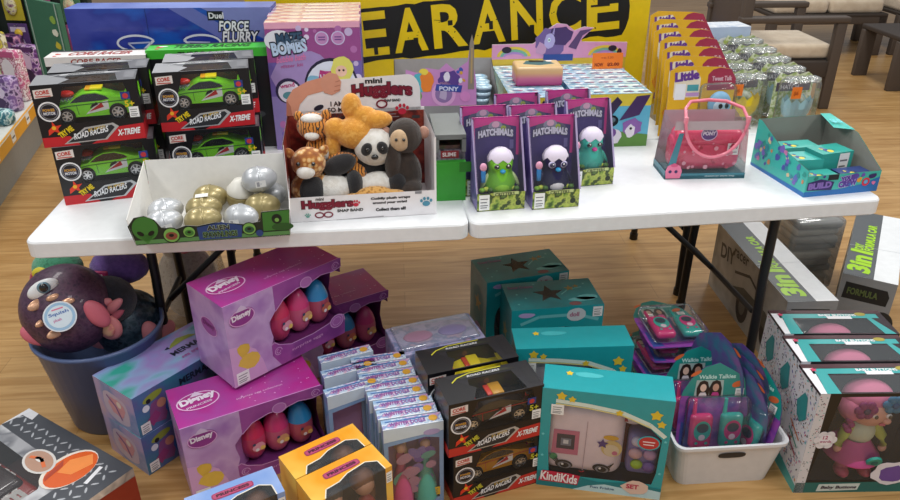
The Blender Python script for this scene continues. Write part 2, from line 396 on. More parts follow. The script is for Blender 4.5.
# ================================================================ GREEN CAR BOXES
def car_profile():
    return [(-.100, .016), (-.104, .030), (-.100, .040), (-.070, .047), (-.050, .050), (-.030, .066), (-.008, .074), (.020, .075), (.045, .066), (.068, .058),
            (.094, .058), (.104, .052), (.106, .030), (.100, .018), (.084, .015), (.080, .028), (.066, .037), (.052, .028), (.048, .014),
            (-.038, .014), (-.042, .028), (-.056, .036), (-.070, .028), (-.074, .015)]
def toy_car(root, body, dark, accents, y=0, z=.058, s=1.0, hood='#d8261c'):
    """a muscle car seen from its side: body, cabin glass, four wheels with rims, engine"""
    M = Matrix.Translation((0, y, z)) @ Matrix.Scale(s, 4)
    b = B(); b.T = M; W = .040
    pr = car_profile()
    b.prism(pr, -W, W, C(body, .25, coat=.6), True)
    for sd in (-1, 1):
        if sd < 0: b.frame((0, -W, 0), (1, 0, 0), (0, 0, 1))
        else: b.frame((0, W, 0), (-1, 0, 0), (0, 0, 1))
        k = 1 if sd < 0 else -1
        q = lambda pts: [(a * k, c) for a, c in pts][::k]
        b.poly(q([(-.012, .020), (.046, .030), (.046, .052), (.02, .047)]), C('#f2f2f2'), 1)
        b.poly(q([(-.004, .026), (.034, .036), (.03, .048), (.012, .036)]), C('#c41c22'), 2)
        b.poly(q([(.00, .034), (.022, .044), (.018, .050), (.006, .044)]), C('#111111'), 3)
        b.line(q([(-.09, .036), (-.05, .044), (.09, .05)]), .0022, C(dark), 2)
        b.line(q([(-.03, .046), (-.028, .02)]), .0012, C(dark), 2)
    cb = b.build('toy_car', root)
    g = B(); g.T = M
    g.prism([(-.044, .0515), (-.027, .0645), (-.009, .0715), (.019, .0725), (.042, .064), (.05, .056), (.03, .053)], -W - .0006, W + .0006, C('#0d1016', .1, coat=1)); g.build('cabin_glass', cb)
    for x in (-.056, .066):
        for yy in (-W - .001, W + .001):
            w = B(); w.T = M; o = -1 if yy < 0 else 1; rr = .0195 if x < 0 else .0215
            w.lathe([(.0, -.006), (rr * .9, -.006), (rr, -.003), (rr, .006), (rr * .86, .009), (rr * .68, .0075)], C('#121214', .6), 22, (x, yy - o * .004, rr), (90 * (1 if o < 0 else -1), 0, 0))
            r = w; r.frame((x, yy + o * .0052, rr), (-o, 0, 0), (0, 0, 1))
            r.disc(0, 0, rr * .68, C('#26282c'), 0)
            for a in range(6):
                t = R(a * 60 + 12); r.line([(0, 0), (rr * .64 * math.cos(t), rr * .64 * math.sin(t))], rr * .2, C('#d5d8dc', .25, .8), 1)
            r.ring(0, 0, rr * .68, rr * .12, C('#c9ccd2', .25, .8), 1); r.disc(0, 0, rr * .17, C('#e9e9ee', .2, .7), 2); r.build('wheel', cb)
    e = B(); e.T = M; e.rbox((-.052, 0, .053), (.03, .03, .014), .003, C('#9b9fa6', .3, .8))
    for i in range(4): e.tube([(-.066 + i * .008, -.016, .050), (-.070 + i * .008, -.034, .056), (-.072 + i * .008, -.036, .062)], .0022, C('#d9dce0', .2, .9), 8)
    e.ell((-.055, -.004, .067), (.020, .014, .009), C(hood, .25)); e.build('engine', cb)
    f = B(); f.T = M; f.rbox((.02, 0, .079), (.03, .045, .006), .002, C(accents[0], .25)); f.rbox((-.001, 0, .078), (.014, .04, .005), .002, C(accents[1], .25)); f.build('roof_light', cb)
    f = B(); f.T = M; f.rbox((.098, 0, .069), (.018, .074, .003), .001, C(body, .3)); f.box(.09, -.028, .056, .098, -.024, .069, C(dark)); f.box(.09, .024, .056, .098, .028, .069, C(dark)); f.build('spoiler', cb)
    return cb
CW, CD, CH = .285, .125, .186
def car_box(label, group, body='#8cf02c', dark='#2c6d10', acc=('#e8d31a', '#e2a21a'), band='#c5202a', grey='#55565c', hood='#d8261c', inner='#4a2a1c', prop='#e4c91e', detail=True, g2='#8a8b90'):
    t = thing('toy_car_box', label, 'boxed toy', group); w, d, h = CW, CD, CH
    b = B()
    win = [(.062, .066), (.268, .072), (.262, .120), (.250, h - .008), (.085, h - .010), (.066, .12)]
    tw = [(.075, .004), (.235, .004), (.222, d * .74), (.088, d * .74)]
    bk = C('#17161a', .3)
    shell(b, w, d, h, bk, bk, C(grey, .35), win, tw, inner=C(inner, .6))
    F(b, w, d, h)
    b.poly([(0, 0), (.10, 0), (.075, .030), (.0, .030)], C(band), 1)
    b.poly([(.13, 0), (w, .004), (w, .052), (.205, .046), (.17, .02)], C(band), 1)
    b.poly([(.055, .006), (.175, .010), (.215, .048), (.20, .060), (.12, .052)], C('#c9ccd0', .3, .5), 2)
    b.poly([(.066, .010), (.170, .013), (.203, .046), (.196, .054), (.122, .047)], C('#2a2b30'), 3)
    b.text('ROAD RACERS', .086, .018, .017, C('#eceef2'), 4, .03, 10, .098, shear=.3)
    b.text('SUPER', .128, .039, .008, C('#d6b43c'), 4, .02, 8, .05, shear=.3)
    b.text('X-TREME', .208, .019, .017, C('#f3f3f3'), 4, .04, 3, .062, shear=.25)
    b.text('TRY ME', .052, .026, .015, C(prop), 5, .05, 30, .045)
    b.ring(.036, .107, .030, .0045, C('#e8e8ea'), 1); b.ring(.036, .107, .023, .002, C('#8a8a92'), 1)
    b.rect(.018, .096, .054, .118, C('#2f2f52'), 2); b.text('POWER', .02, .108, .008, C('#d7a12c'), 3, .03, 0, .032); b.text('MOTOR', .02, .098, .008, C('#e8e8ea'), 3, .03, 0, .032)
    b.poly([(.006, .148), (.056, .152), (.056, .176), (.006, .173)], C('#e6dcd6'), 2); b.text('CORE', .012, .158, .011, C('#c43a2e'), 3, .04, 4, .036); b.rect(.01, .152, .05, .155, C('#c43a2e'), 3)
    b.poly([(.022, .052), (.034, .062), (.036, .078), (.044, .064), (.060, .066), (.048, .054), (.052, .040), (.038, .048), (.020, .036)], C('#df3b24'), 3)
    b.disc(.038, .058, .006, C('#f0b429'), 4)
    b.rect(.236, .128, .262, .150, C('#2d3f86'), 3); b.disc(.249, .138, .008, C('#c9393f'), 4); b.text('5+', .244, .105, .018, C(prop), 4, .03)
    b.sticker(.252, .072, .027, .032, 4)
    TP(b, w, d, h).poly([(.0, .0), (.075, .0), (.10, .05), (.02, d), (0, d)], C(g2), 1)
    b.poly([(.07, .098), (.24, .100), (.20, .113), (.06, .110)], C('#c9cacd' if g2 != '#1f1f23' else '#3a3b30'), 2); b.line([(.04, .088), (.06, .106), (.10, .118), (.2, .120)], .004, C('#c9cacd' if g2 != '#1f1f23' else prop), 3)
    b.rect(.25, .02, .28, .1, C('#6d6e74' if g2 != '#1f1f23' else '#26262a'), 2)
    b.text('ROAD RACERS', .09, .100, .009, C('#2a2a2e' if g2 != '#1f1f23' else '#d8d8dc'), 4, .02, 1, .10, shear=.3)
    L(b, w, d, h).poly([(0, 0), (d, 0), (d, .03), (0, .05)], C(band), 1); b.disc(d * .5, .11, .03, C('#2a2a30'), 1)
    RT(b, w, d, h).poly([(0, 0), (d, 0), (d, .05), (0, .05)], C(band), 1); b.art(.01, .07, d - .01, h - .01, ['#3a3a40', body, '#26262b'], 7, 4)
    b.build('carton', t)
    if detail:
        toy_car(t, body, dark, acc, y=.006, z=.062, s=1.16, hood=hood)
        p = B(); F(p, w, d, h).frame((-w / 2, d / 2 - .03, 0), (1, 0, 0), (0, 0, 1)).rect(.004, .055, w - .004, h - .004, C(inner, .6), 0)
        p.art(.08, .10, .26, .18, ['#2a1d18', '#5d3b25', '#7a1f1c', '#39322f'], 9, 6, 1); p.box(-w / 2 + .004, -.045, .050, w / 2 - .004, .03, .058, C('#1c1c20')); p.build('inner_tray', t)
    q = B(); F(q, w, d, h).poly(win, FILM(a=.03), -.5); TP(q, w, d, h).poly(tw, FILM(a=.03), -.5); q.build('plastic_window', t)
    return t
G1 = 'green toy car boxes on the table'
base = car_box('green car box at the left end of the table, top of the front stack', G1)
aTL = (-CW / 2, -CD / 2, CH)
def on(o, px, z, yaw, anchor): put(o, at(px[0], px[1], z), yaw, anchor=anchor); return o
BLc = (-CW / 2, -CD / 2, 0)
yaw1 = 17
lo = dup(base, 'green car box at the left end of the table, bottom of the front stack'); on(lo, (66, 205.5), TZ, yaw1 + 1.5, BLc)
put(base, Vector(lo.location) + Vector((-.016, -.004, CH + .001)), yaw1)
for i, (l2, dx, dz) in enumerate((('green car box at the left end, bottom of the stack hidden behind', .02, 0), ('green car box peeking out behind the left front stack, top one', .01, CH + .001))):
    c = dup(base, l2); o = off(Vector((lo.location.x, lo.location.y, TZ + dz)), yaw1, dx, CD + .018); put(c, o, yaw1 - 1)
c = dup(base, 'green car box beside the purple bubble box, bottom of its stack, behind the egg tray'); on(c, (176, 187), TZ, 13, BLc); rb = c
c = dup(base, 'green car box beside the purple bubble box, top of its stack above the egg tray')
put(c, Vector(rb.location) + Vector((-.012, 0, CH + .001)), 14)
for i, (l2, dz) in enumerate((('green car box in the second row, lower one behind the right stack', 0), ('green car box in the second row, upper one behind the right stack', CH + .001))):
    c = dup(base, l2); put(c, off(Vector((rb.location.x, rb.location.y, TZ + dz)), 14, .006, CD + .012), 14)

# third row: larger racing sets with green and white top edges, and the long blue box
def race_set(w, d, h, top, label, txt, txc, name='racing_set_box'):
    t = thing(name, label, 'boxed toy'); b = B(); shell(b, w, d, h, C('#1a1c20', .35), C('#1a1c20', .35), C(top, .35))
    TP(b, w, d, h).text(txt, w * .2, d * .25, d * .45, C(txc), 2, .03, 0, w * .62, shear=.2)
    b.rect(0, d * .82, w, d, C('#2b2d33'), 1); b.art(w * .02, .01, w * .18, d * .8, ['#c93b2e', '#f0f0f0', '#333338'], 5, 3)
    F(b, w, d, h).rect(0, h - .03, w, h, C(top), 1); b.text(txt, w * .25, h - .024, .016, C(txc), 2, .03, 0, w * .5, shear=.2)
    b.rect(w * .44, h - .075, w * .56, h - .03, C(top), 2); b.text('kiddy', w * .42, h - .115, .024, C('#9a9ca4'), 3, .02)
    b.art(.02, .02, w - .02, h - .13, ['#2f7a1d', '#4a4c52', '#6cc81e', '#202226', '#7d2320'], 16, 8, 1)
    b.build('carton', t); return t
rs = race_set(.42, .10, .365, '#49c43c', 'black racing set box with bright green top edge, under the long blue box front', 'TURBO RACING', '#123c12')
p = aty(162, 58, 2.66); put(rs, (p.x + .165, 2.69, TZ), 8)
rs2 = race_set(.33, .10, .355, '#e9e6e4', 'racing set box with white picture top, left behind the green car boxes', 'CORE RACER', '#a33a30')
put(rs2, (p.x - .20, 2.62, TZ), 8)

def flurry():
    t = thing('activity_set_box', 'long blue box with two white hoops printed on its front', 'boxed toy'); w, d, h = .74, .13, .47; b = B()
    bl = MIX(['#163f9c', '#1d5cc0', '#28389a', '#3b48a8'], 5, .3, (1, 1, 1.6), coat=.3)
    shell(b, w, d, h, bl, C('#1b4aa8'), MIX(['#6e83cf', '#4e63b4'], 4, .3))
    F(b, w, d, h); b.poly([(w * .5, h), (w * .62, h), (w, h * .62), (w, h * .5)], C('#6a72bb'), 1); b.poly([(w * .66, h), (w, h), (w, h * .72)], C('#8086c4'), 1)
    for cx, m in ((.235, 1), (.475, -1)):
        b.ring(cx, h - .125, .072, .008, C('#dfe3ee'), 2, .032, a0=20 if m > 0 else -160, a1=340 if m > 0 else 160)
        b.line([(cx + m * .065, h - .115), (cx + m * .005, h - .165)], .009, C('#dfe3ee'), 2); b.line([(cx + m * .05, h - .122), (cx - m * .03, h - .125), (cx + m * .0, h - .155)], .006, C('#b9c0de'), 2)
        b.line([(cx + m * .005, h - .16), (cx + m * .012, h - .19)], .012, C('#9aa4d6'), 2)
    g = random.Random(5)
    for i in range(26): u = g.uniform(.03, w - .04); b.disc(u, h - .195 + g.uniform(-.02, .015), g.uniform(.008, .02), C(g.choice(['#2a2560', '#4c3c80', '#6b5aa0', '#17204f'])), 1, g.uniform(.012, .03))
    b.rect(0, .02, w, h - .215, C('#25235a'), 1)
    for k in range(9): b.disc(.08 + k * .08, h - .23, .02, C('#6d5aa6' if k % 2 else '#3d3570'), 2, .01)
    b.rect(.508, h - .045, .565, h - .012, C('#10131f'), 2); b.text('Duel', .514, h - .038, .02, C('#e6e6ea'), 3, .03)
    b.text('FORCE', .545, h - .082, .034, C('#f2f3f6'), 4, .03, -1, .105, shear=.15, out=(C('#14182c'), .12)); b.text('FLURRY', .553, h - .122, .036, C('#f2f3f6'), 4, .03, -1, .125, shear=.15, out=(C('#14182c'), .12))
    b.disc(.655, h - .19, .022, C('#4d3426'), 3)
    b.rect(.285, 0, .287, h, C('#1a2e70'), 2)
    b.build('carton', t); return t
fl = flurry(); put(fl, at(61, 9, TZ + .47), 3, anchor=(-.38, -.065, .47))

# ================================================================ ALIEN EGG TRAY
def egg_tray():
    t = thing('display_tray', 'open white-lined tray with green alien heads on its dark front', 'display box', None); w, d = .418, .25; H1, H0 = .155, .045
    b = B(); wh = C('#e9e7e2', .5); dk = C('#1d2b22', .35); th = .0016
    def wall(pts, o, i, n):
        b.add(pts, [(0, 1, 2, 3)], o); n = Vector(n) * th; b.add([Vector(p) + n for p in pts], [(3, 2, 1, 0)], i)
        for a, c in ((0, 1), (1, 2), (2, 3), (3, 0)): b.add([pts[a], pts[c], Vector(pts[c]) + n, Vector(pts[a]) + n], [(0, 1, 2, 3)], i)
    x0, x1, y0, y1 = -w / 2, w / 2, -d / 2, d / 2; ov = .012
    wall([(x0, y1, 0), (x0, y0, 0), (x0 - ov, y0, H0 + .035), (x0 - .002, y1, H1)], dk, wh, (1, 0, 0))
    wall([(x1, y0, 0), (x1, y1, 0), (x1 + .002, y1, H1), (x1 + .006, y0, H0 + .035)], dk, wh, (-1, 0, 0))
    wall([(x1, y1, 0), (x0, y1, 0), (x0, y1 + .01, H1), (x1, y1 + .01, H1)], dk, wh, (0, -1, 0))
    b.box(x0, y0, 0, x1, y1, .002, wh)
    F(b, w, d, 0); pts = [(0, 0), (w, 0), (w + .005, .082), (.345, .078), (.34, .050), (.30, .044), (.26, .05), (.22, .056), (.17, .048), (.14, .052), (.115, .044), (.10, .046), (.075, .050), (.06, .075), (.035, .088), (.008, .084), (-.012, .06)]
    b.poly(pts, dk, 0); b.frame((-w / 2, -d / 2 + .002, 0), (1, 0, 0), (0, 0, 1)); b.add([b.p3(u, v) for u, v in pts], [tuple(reversed(range(len(pts))))], wh)
    F(b, w, d, 0); gr = C('#3f7d33'); lg = C('#7cb356')
    b.rect(.0, .004, w, .016, C('#5b8f52'), 1)
    b.disc(.032, .050, .034, gr, 2, .036); b.poly([(.010, .032), (.032, .004), (.054, .032)], gr, 2)
    b.disc(.018, .036, .010, C('#0d1510'), 3, .006, -35); b.disc(.046, .036, .010, C('#0d1510'), 3, .006, 35)
    for cx, cy, r, q in ((.098, .026, .024, '#8d4a3a'), (.146, .032, .018, '#3f7d33'), (.308, .030, .020, '#2b5a3c')):
        b.disc(cx, cy, r, C('#16241b'), 2); b.disc(cx, cy, r * .86, lg, 3); b.disc(cx, cy - .002, r * .66, C(q), 4, r * .5); b.disc(cx, cy, r * .28, C('#101510'), 5, r * .2)
    b.poly([(.170, .006), (.285, .006), (.29, .042), (.235, .056), (.168, .044)], C('#2a4580'), 3)
    b.text('ALIEN', .196, .034, .013, C('#0e1a12'), 5, .03, 0, .058, out=(C('#cfe0b8'), .06)); b.text('SPAWNLINGS', .182, .012, .016, C('#0e1a12'), 5, .03, 0, .092, out=(C('#9cc77e'), .07))
    b.poly([(.346, .020), (w, .020), (w + .004, .080), (.348, .076)], gr, 2); b.disc(.386, .055, .014, C('#13211a'), 3, .015); b.disc(.386, .052, .006, lg, 4)
    b.disc(.40, .03, .03, C('#2b5a28'), 3, .012); b.disc(.335, .015, .010, C('#2a4580'), 4)
    L(b, w, d, 0).rect(.01, .0, d, .012, C('#5b8f52'), 1)
    b.build('tray', t); return t
tr = egg_tray(); put(tr, at(135, 246, TZ), 9, anchor=(-.2125, -.125, 0))
def egg(kind, label, lp, rot, s=1.30):
    m = {'silver': C('#c3c6ca', .36, .4, .3), 'gold': C('#a8996a', .34, .4, .3)}[kind]
    t = thing('toy_egg', label, 'toy egg', 'silver and gold toy eggs in the alien tray'); b = B(); P = []
    for i in range(15): a = math.pi * i / 14; z = -math.cos(a); P.append((max(.0003, .030 * s * math.sin(a) * (1 - .14 * z)), .040 * s * z))
    b.lathe(P, m, 24); b.build('egg_shell', t)
    if 'white' in label:
        q = B()
        if 'cap' in label: q.lathe([(.0305 * s, .008), (.031 * s, .018), (.026 * s, .027), (.016 * s, .0375 * s), (.0004, .0412 * s)], C('#dedbd2', .4), 24); q.build('cap', t)
        else: q.frame((-.0315 * s, .016, -.018), (0, 0, 1), (0, -1, 0)); q.rect(0, 0, .036, .026, C('#e9e9e6'), 1); q.rect(.005, .005, .03, .01, C('#8a8a90'), 2); q.build('price_sticker', t)
    r = B(); r.lathe([(.0302 * s, -.004), (.0311 * s, -.002), (.0311 * s, .002), (.0300 * s, .004)], m, 24); r.build('seam', t)
    if kind == 'silver':
        l2 = B(); l2.frame((0, -.0306 * s, -.016), (1, 0, 0), (0, 0, 1)); l2.rect(-.010, 0, .010, .03, C('#e4e4e2'), 1); l2.rect(-.007, .004, .007, .012, C('#9a9aa0'), 2); l2.build('label_sticker', t)
    E2 = Euler([R(a) for a in rot]); t.rotation_euler = (Matrix.Rotation(R(9), 4, 'Z') @ E2.to_matrix().to_4x4()).to_euler()
    t.location = off(Vector((tr.location.x, tr.location.y, TZ + .003)), 9, lp[0], lp[1]) + Vector((0, 0, lp[2])); return t
eg = [('silver', 'silver egg at the left front of the alien tray, behind the alien head', (-.135, -.078, .041), (0, 84, 20)),
      ('silver', 'silver egg at the left of the alien tray, behind the front silver egg', (-.145, .004, .041), (10, 86, 40)),
      ('gold', 'gold egg at the front middle of the alien tray, behind the blue title', (-.030, -.078, .041), (0, 88, 14)),
      ('gold', 'gold egg in the middle of the alien tray with a white price sticker', (-.038, .004, .041), (0, 88, 4)),
      ('gold', 'gold egg behind the other two golds, lying across the alien tray', (-.028, .086, .041), (0, 86, -4)),
      ('gold', 'gold egg standing upright with a white cap near the tray back', (.062, .060, .055), (8, 10, 0)),
      ('silver', 'silver egg at the back right corner of the alien tray', (.150, .082, .041), (30, 75, 0)),
      ('gold', 'gold egg with a barcode sticker at the right of the alien tray', (.130, -.004, .041), (0, 88, 6)),
      ('silver', 'silver egg resting on top of the gold one at the tray right', (.126, .036, .110), (0, 86, 10)),
      ('silver', 'silver egg at the front right corner of the alien tray', (.075, -.076, .041), (0, 80, -22))]
for k in eg: egg(*k)

# ================================================================ BUBBLE KIT BOXES (behind the plush display)
def maze_box(front=True):
    w, d, h = .325, .064, .455; t = thing('bubble_kit_box', '-', 'boxed toy', 'purple bubble kit boxes standing in a row'); b = B()
    shell(b, w, d, h, C('#6d5aa8', .3, coat=.4), MIX(['#2a2450', '#5a4a98', '#b9a8de', '#3a2f6e'], 26, .3), MIX(['#eec3d3', '#fbf0f3', '#d58aa4'], 14, .15, metal=.1, coat=.5))
    TP(b, w, d, h).rect(0, 0, w, .006, C('#e8a6c0', .2), 1); b.rect(w * .38, .01, w * .72, d * .5, C('#f8eceb', .15), 1)
    if front:
        F(b, w, d, h); b.rect(.0, h - .022, w, h, C('#eba9c2', .25), 1); pu = C('#8a3f86'); b.rect(0, h - .135, w, h - .02, C('#9a4a8c'), 1)
        b.poly(blob(.118, .27, .108, .09, 20, .06, 3), C('#a58cc4'), 1.5); b.poly([(0, 0), (w, 0), (w, .12), (.2, .19), (0, .20)], C('#8f80be'), 1.2)
        for k, (u, v, r) in enumerate(((.115, .435, .010), (.142, .43, .007), (.25, .43, .012), (.285, .42, .014), (.14, .405, .009), (.30, .36, .012), (.305, .31, .009), (.31, .26, .013), (.17, .425, .006))): b.disc(u, v, r, C(('#c9b5dc', '#e3d6ef', '#b76fae')[k % 3]), 2)
        for u in (.192, .248): b.disc(u, .400, .024, C('#cfc3e6'), 3); b.disc(u, .400, .020, C('#c58ac0'), 4); b.rect(u - .012, .402, u + .012, .406, C('#6d3f88'), 5); b.rect(u - .012, .393, u + .012, .397, C('#6d3f88'), 5)
        b.poly(blob(.045, .395, .05, .036, 16), C('#e6e6ee'), 3)
        b.text('MAZE', .040, .385, .030, C('#33516c'), 6, .05, 4, .085, out=(C('#1a2238'), .14)); b.text('BOMBS', .022, .345, .040, C('#bfd3ee'), 6, .05, 7, .118, out=(C('#1a2238'), .13))
        b.text('bubble bath', .03, .318, .020, C('#d97bb0'), 5, .03, 6, .10, shear=.3); b.text('glitter kit', .04, .296, .014, C('#b75a98'), 5, .02, 5, .08, shear=.3)
        b.disc(.215, .232, .096, C('#1f1838'), 3, .100); b.disc(.215, .228, .090, C('#dfe3f2'), 4, .093)
        b.poly([(.24, .14), (.305, .17), (.303, .26), (.27, .20)], C('#2f8fd2'), 5)
        b.poly(blob(.195, .22, .062, .045, 18, .14, 6), C('#6f9cc4'), 6); b.poly(blob(.155, .255, .025, .018, 12, .1, 2), C('#7fb4cf'), 6.5); b.poly(blob(.192, .262, .026, .030, 9, .25, 8), C('#b52f79'), 7)
        for k in range(4): b.line([(.178 + k * .012, .275), (.184 + k * .011, .235)], .004, C('#dfe3f2'), 8)
        b.poly(blob(.255, .29, .040, .044, 14, .10, 5), C('#e3dc68'), 6.2); b.disc(.252, .285, .020, C('#f0c3ac'), 7.2); b.disc(.245, .288, .004, C('#4a3a30'), 8); b.disc(.26, .288, .004, C('#4a3a30'), 8)
        b.poly(blob(.262, .23, .026, .034, 10, .1, 3), C('#b8b4e2'), 6)
        b.disc(.062, .218, .046, C('#2a2148'), 3); b.disc(.064, .214, .039, C('#e6e2f2'), 4); b.disc(.062, .202, .022, C('#57939d'), 5, .014); b.text('wand', .035, .228, .015, C('#c2307c'), 5, .03, 8, .05)
        b.art(.01, .01, w - .01, .13, ['#7a66b8', '#c9b5e4', '#4a3a88', '#b76fae'], 22, 9, 2)
    else:
        F(b, w, d, h).rect(.0, h - .02, w, h, C('#eba9c2', .25), 1)
    b.build('carton', t); return t
mz = maze_box(); mz['label'] = 'purple bubble kit box at the front of its row, its full picture front showing'
put(mz, at(263.5, 23, TZ + .455), 6, anchor=(-.1625, -.032, .455))
mb = maze_box(False)
for i, wd in enumerate(('second', 'third', 'fourth', 'fifth', 'rearmost')):
    c = mb if i == 0 else dup(mb); c['label'] = 'pink-topped bubble kit box, %s in the row, only its shiny top showing' % wd
    if i == 4: c['label'] = 'pink-topped bubble kit box at the very back of its row'
    put(c, off(Vector((mz.location.x, mz.location.y, TZ)), 6, .003 * (-1) ** i, .067 * (i + 1)), 6)

# ================================================================ PLUSH DISPLAY
def plush_display():
    t = thing('plush_display_box', 'white counter display box with paw prints, arched header and red lining', 'display box'); w, d, h0, h1, hh = .425, .25, .078, .25, .335
    b = B(); wh = C('#efecee', .4); ln = MIX(['#4a1413', '#7a1f1c', '#8f3a2a', '#3a100f'], 30, .5); F(b, w, d, 0)
    b.rect(0, 0, w, h0, wh, 0); b.frame((-w/2, -d/2 + .002, 0), (1, 0, 0), (0, 0, 1)); b.add([b.p3(0, 0), b.p3(0, h0), b.p3(w, h0), b.p3(w, 0)], [(0, 1, 2, 3)], wh); F(b, w, d, 0)
    for s in (-1, 1):
        x = s * w / 2; pr = [(x, -d/2, 0), (x, d/2, 0), (x, d/2, h1), (x + s * .004, -d/2, h1 - .01), ]
        b.quad(*(pr if s > 0 else pr[::-1]), wh); q = [(a - s * .002, c, z) for a, c, z in pr]; b.quad(*(q[::-1] if s > 0 else q), ln if s < 0 else C('#e6e2e4', .5)); b.box(x - .002, -d/2 - .0015, 0, x + .002 + s * .002, -d/2, h1 - .01, wh)
    b.box(-w/2, -d/2, 0, w/2, d/2, .002, wh); b.box(-w/2, d/2 - .002, 0, w/2, d/2, h1 + .01, wh)
    b.quad((-w/2, d/2 - .0025, 0), (w/2, d/2 - .0025, 0), (w/2, d/2 - .0025, h1), (-w/2, d/2 - .0025, h1), ln)
    F(b, w, d, 0); mr = C('#7d1631'); dk = C('#3d0f26')
    b.text('mini', .075, .066, .009, C('#2a2a2a'), 2, .03); b.text('Hugglers', .035, .036, .030, mr, 3, .05, 0, .145, out=(dk, .09)); b.text('SNAP BAND', .135, .026, .0085, C('#2a2a2a'), 2, .04, 0, .075)
    for k in (.082, .108): b.ring(k, .020, .014, .004, mr, 3, .010)
    def paw(u, v, s, c):
        b.disc(u, v - s * .25, s * .6, C(c), 3, s * .45)
        for i, (a, e) in enumerate(((-.75, .25), (-.28, .6), (.28, .6), (.75, .25))): b.disc(u + a * s, v + e * s, s * .22, C(c), 3, s * .28)
    paw(.190, .050, .013, '#c92a44'); paw(.048, .020, .009, '#6ea99a'); paw(.398, .042, .019, '#4a8fa8')
    b.text('Cuddly plush wraps', .235, .057, .009, C('#1c1c1e'), 2, .05, 0, .115); b.text('around your wrist!', .24, .043, .009, C('#1c1c1e'), 2, .05, 0, .10); b.text('Collect them all!', .248, .022, .009, C('#1c1c1e'), 2, .05, 0, .088)
    b.rect(.365, .070, .385, .078, C('#8a8a90'), 2); b.line([(.13, .0), (.27, .004)], .003, C('#a8a5a8'), 1)
    b.build('tray', t)
    # header card
    c = B(); c.frame((-w/2, d/2 - .002, -.052), (1, 0, 0), (0, 0, 1)); top = .415
    pts = [(0.01, h1 + .03), (w - .01, h1 + .03), (w - .012, .33)] + [(w - .05 + .038 * math.cos(R(a)), top - .055 + .055 * math.sin(R(a))) for a in range(0, 91, 15)] + [(.09, top - .012), (.05, top - .03), (.02, .33)]
    c.poly(pts, wh, 0); c.frame((w/2, d/2 + .0, -.052), (-1, 0, 0), (0, 0, 1)); c.poly([(w - x, y) for x, y in pts[::-1]], wh, 0); c.frame((-w/2, d/2 - .002, -.052), (1, 0, 0), (0, 0, 1))
    sk = C('#dc9a80'); sk2 = C('#b8745f')
    c.poly([(-.002, .300), (.030, .300), (.042, .335), (.068, .362), (.12, .374), (.13, .40), (.125, .418), (.07, .405), (.025, .382), (.003, .35)], sk, 3)
    c.poly([(.118, .368), (.142, .360), (.166, .372), (.172, .40), (.160, .424), (.138, .430), (.118, .42), (.108, .395)], C('#d99c85'), 4)
    for k in range(3): c.line([(.148 + k * .003, .372 + k * .014), (.168, .376 + k * .014)], .0022, sk2, 5)
    c.poly([(-.002, .300), (.016, .300), (.014, .33), (.003, .35)], sk2, 4)
    c.text('mini', .245, .392, .014, C('#1c1c1e'), 2, .04, 0, .05); c.text('Hugglers', .205, .340, .046, mr, 4, .05, 0, .18, arc=.006, out=(dk, .09)); c.text('SNAP BAND', .30, .332, .008, C('#1c1c1e'), 2, .04, 0, .05)
    c.ring(.292, .326, .018, .005, mr, 4, .014)
    for k, s2 in enumerate(('I AM', 'SO MUCH', 'WILD')): c.text(s2, .135 if k != 1 else .125, .325 - k * .019, .014, C('#3a3036'), 2, .03)
    c.disc(.098, .322, .016, C('#1a2238'), 2, .008, 20)
    for u, v, s2, cc in ((.355, .305, .022, '#c92a44'), (.052, .270, .012, '#c92a44')):
        c.disc(u, v - s2 * .25, s2 * .6, C(cc), 3, s2 * .45)
        for a, e in ((-.75, .25), (-.28, .6), (.28, .6), (.75, .25)): c.disc(u + a * s2, v + e * s2, s2 * .22, C(cc), 3, s2 * .28)
    for k in range(3): c.rect(.07, .262 + k * .008, .135 - k * .01, .2645 + k * .008, C('#8d858a'), 2); c.rect(.27, .282 + k * .009, .345 - k * .01, .2845 + k * .009, C('#8d858a'), 2)
    c.rect(.385, .275, .41, .285, C('#3a3a3e'), 2); c.build('header_card', t); return t
pd = plush_display(); put(pd, at(291, 223, TZ), 8.5, anchor=(-.215, -.125, 0)); PDY = 8.5
def plush(name, label, lobes, parts, lp, rz=0, sc=1.22, grp='small plush animals in the display box'):
    """lobes = body lobes; parts = (part name, material, lobes)"""
    t = thing(name, label, 'plush toy', grp); K = Matrix.Scale(sc, 4)
    b = B(); b.T = K
    for c, r, m in lobes: b.ell(c, r, m)
    soft(b.build('body', t), .0035, 4)
    for nm, ls in parts:
        q = B(); q.T = K
        for l_ in ls:
            c, r, m = l_[:3]; q.ell(c, r, m, l_[3] if len(l_) > 3 else None)
        q.build(nm, t)
    p = off(Vector((pd.location.x, pd.location.y, TZ + .003)), PDY, lp[0], lp[1]) + Vector((0, 0, lp[2])); put(t, p, PDY + rz); return t
eyeM = C('#0b0b0c', .1, coat=1)
gir = MIX(['#f3dfb4', '#d9a35c', '#b3702c', '#a8642a', '#94531f'], 62, .9, kind='spots', bump=.8); leo = MIX(['#5a3a1c', '#d99b49', '#e3ac5c', '#e6b56a', '#e0a552'], 95, .9, kind='spots', bump=.8)
tig = MIX(['#1d1611', '#d8862f', '#dd8b34', '#e39b48', '#de9038'], 34, .9, kind='wave', bump=.8); yl = PLUSH('#e9a53d', '#dd9430', '#f0b455'); bk = PLUSH('#17161a', '#1d1c20'); wp = PLUSH('#efece6', '#e2ddd4'); br = PLUSH('#2e231d', '#382b23')
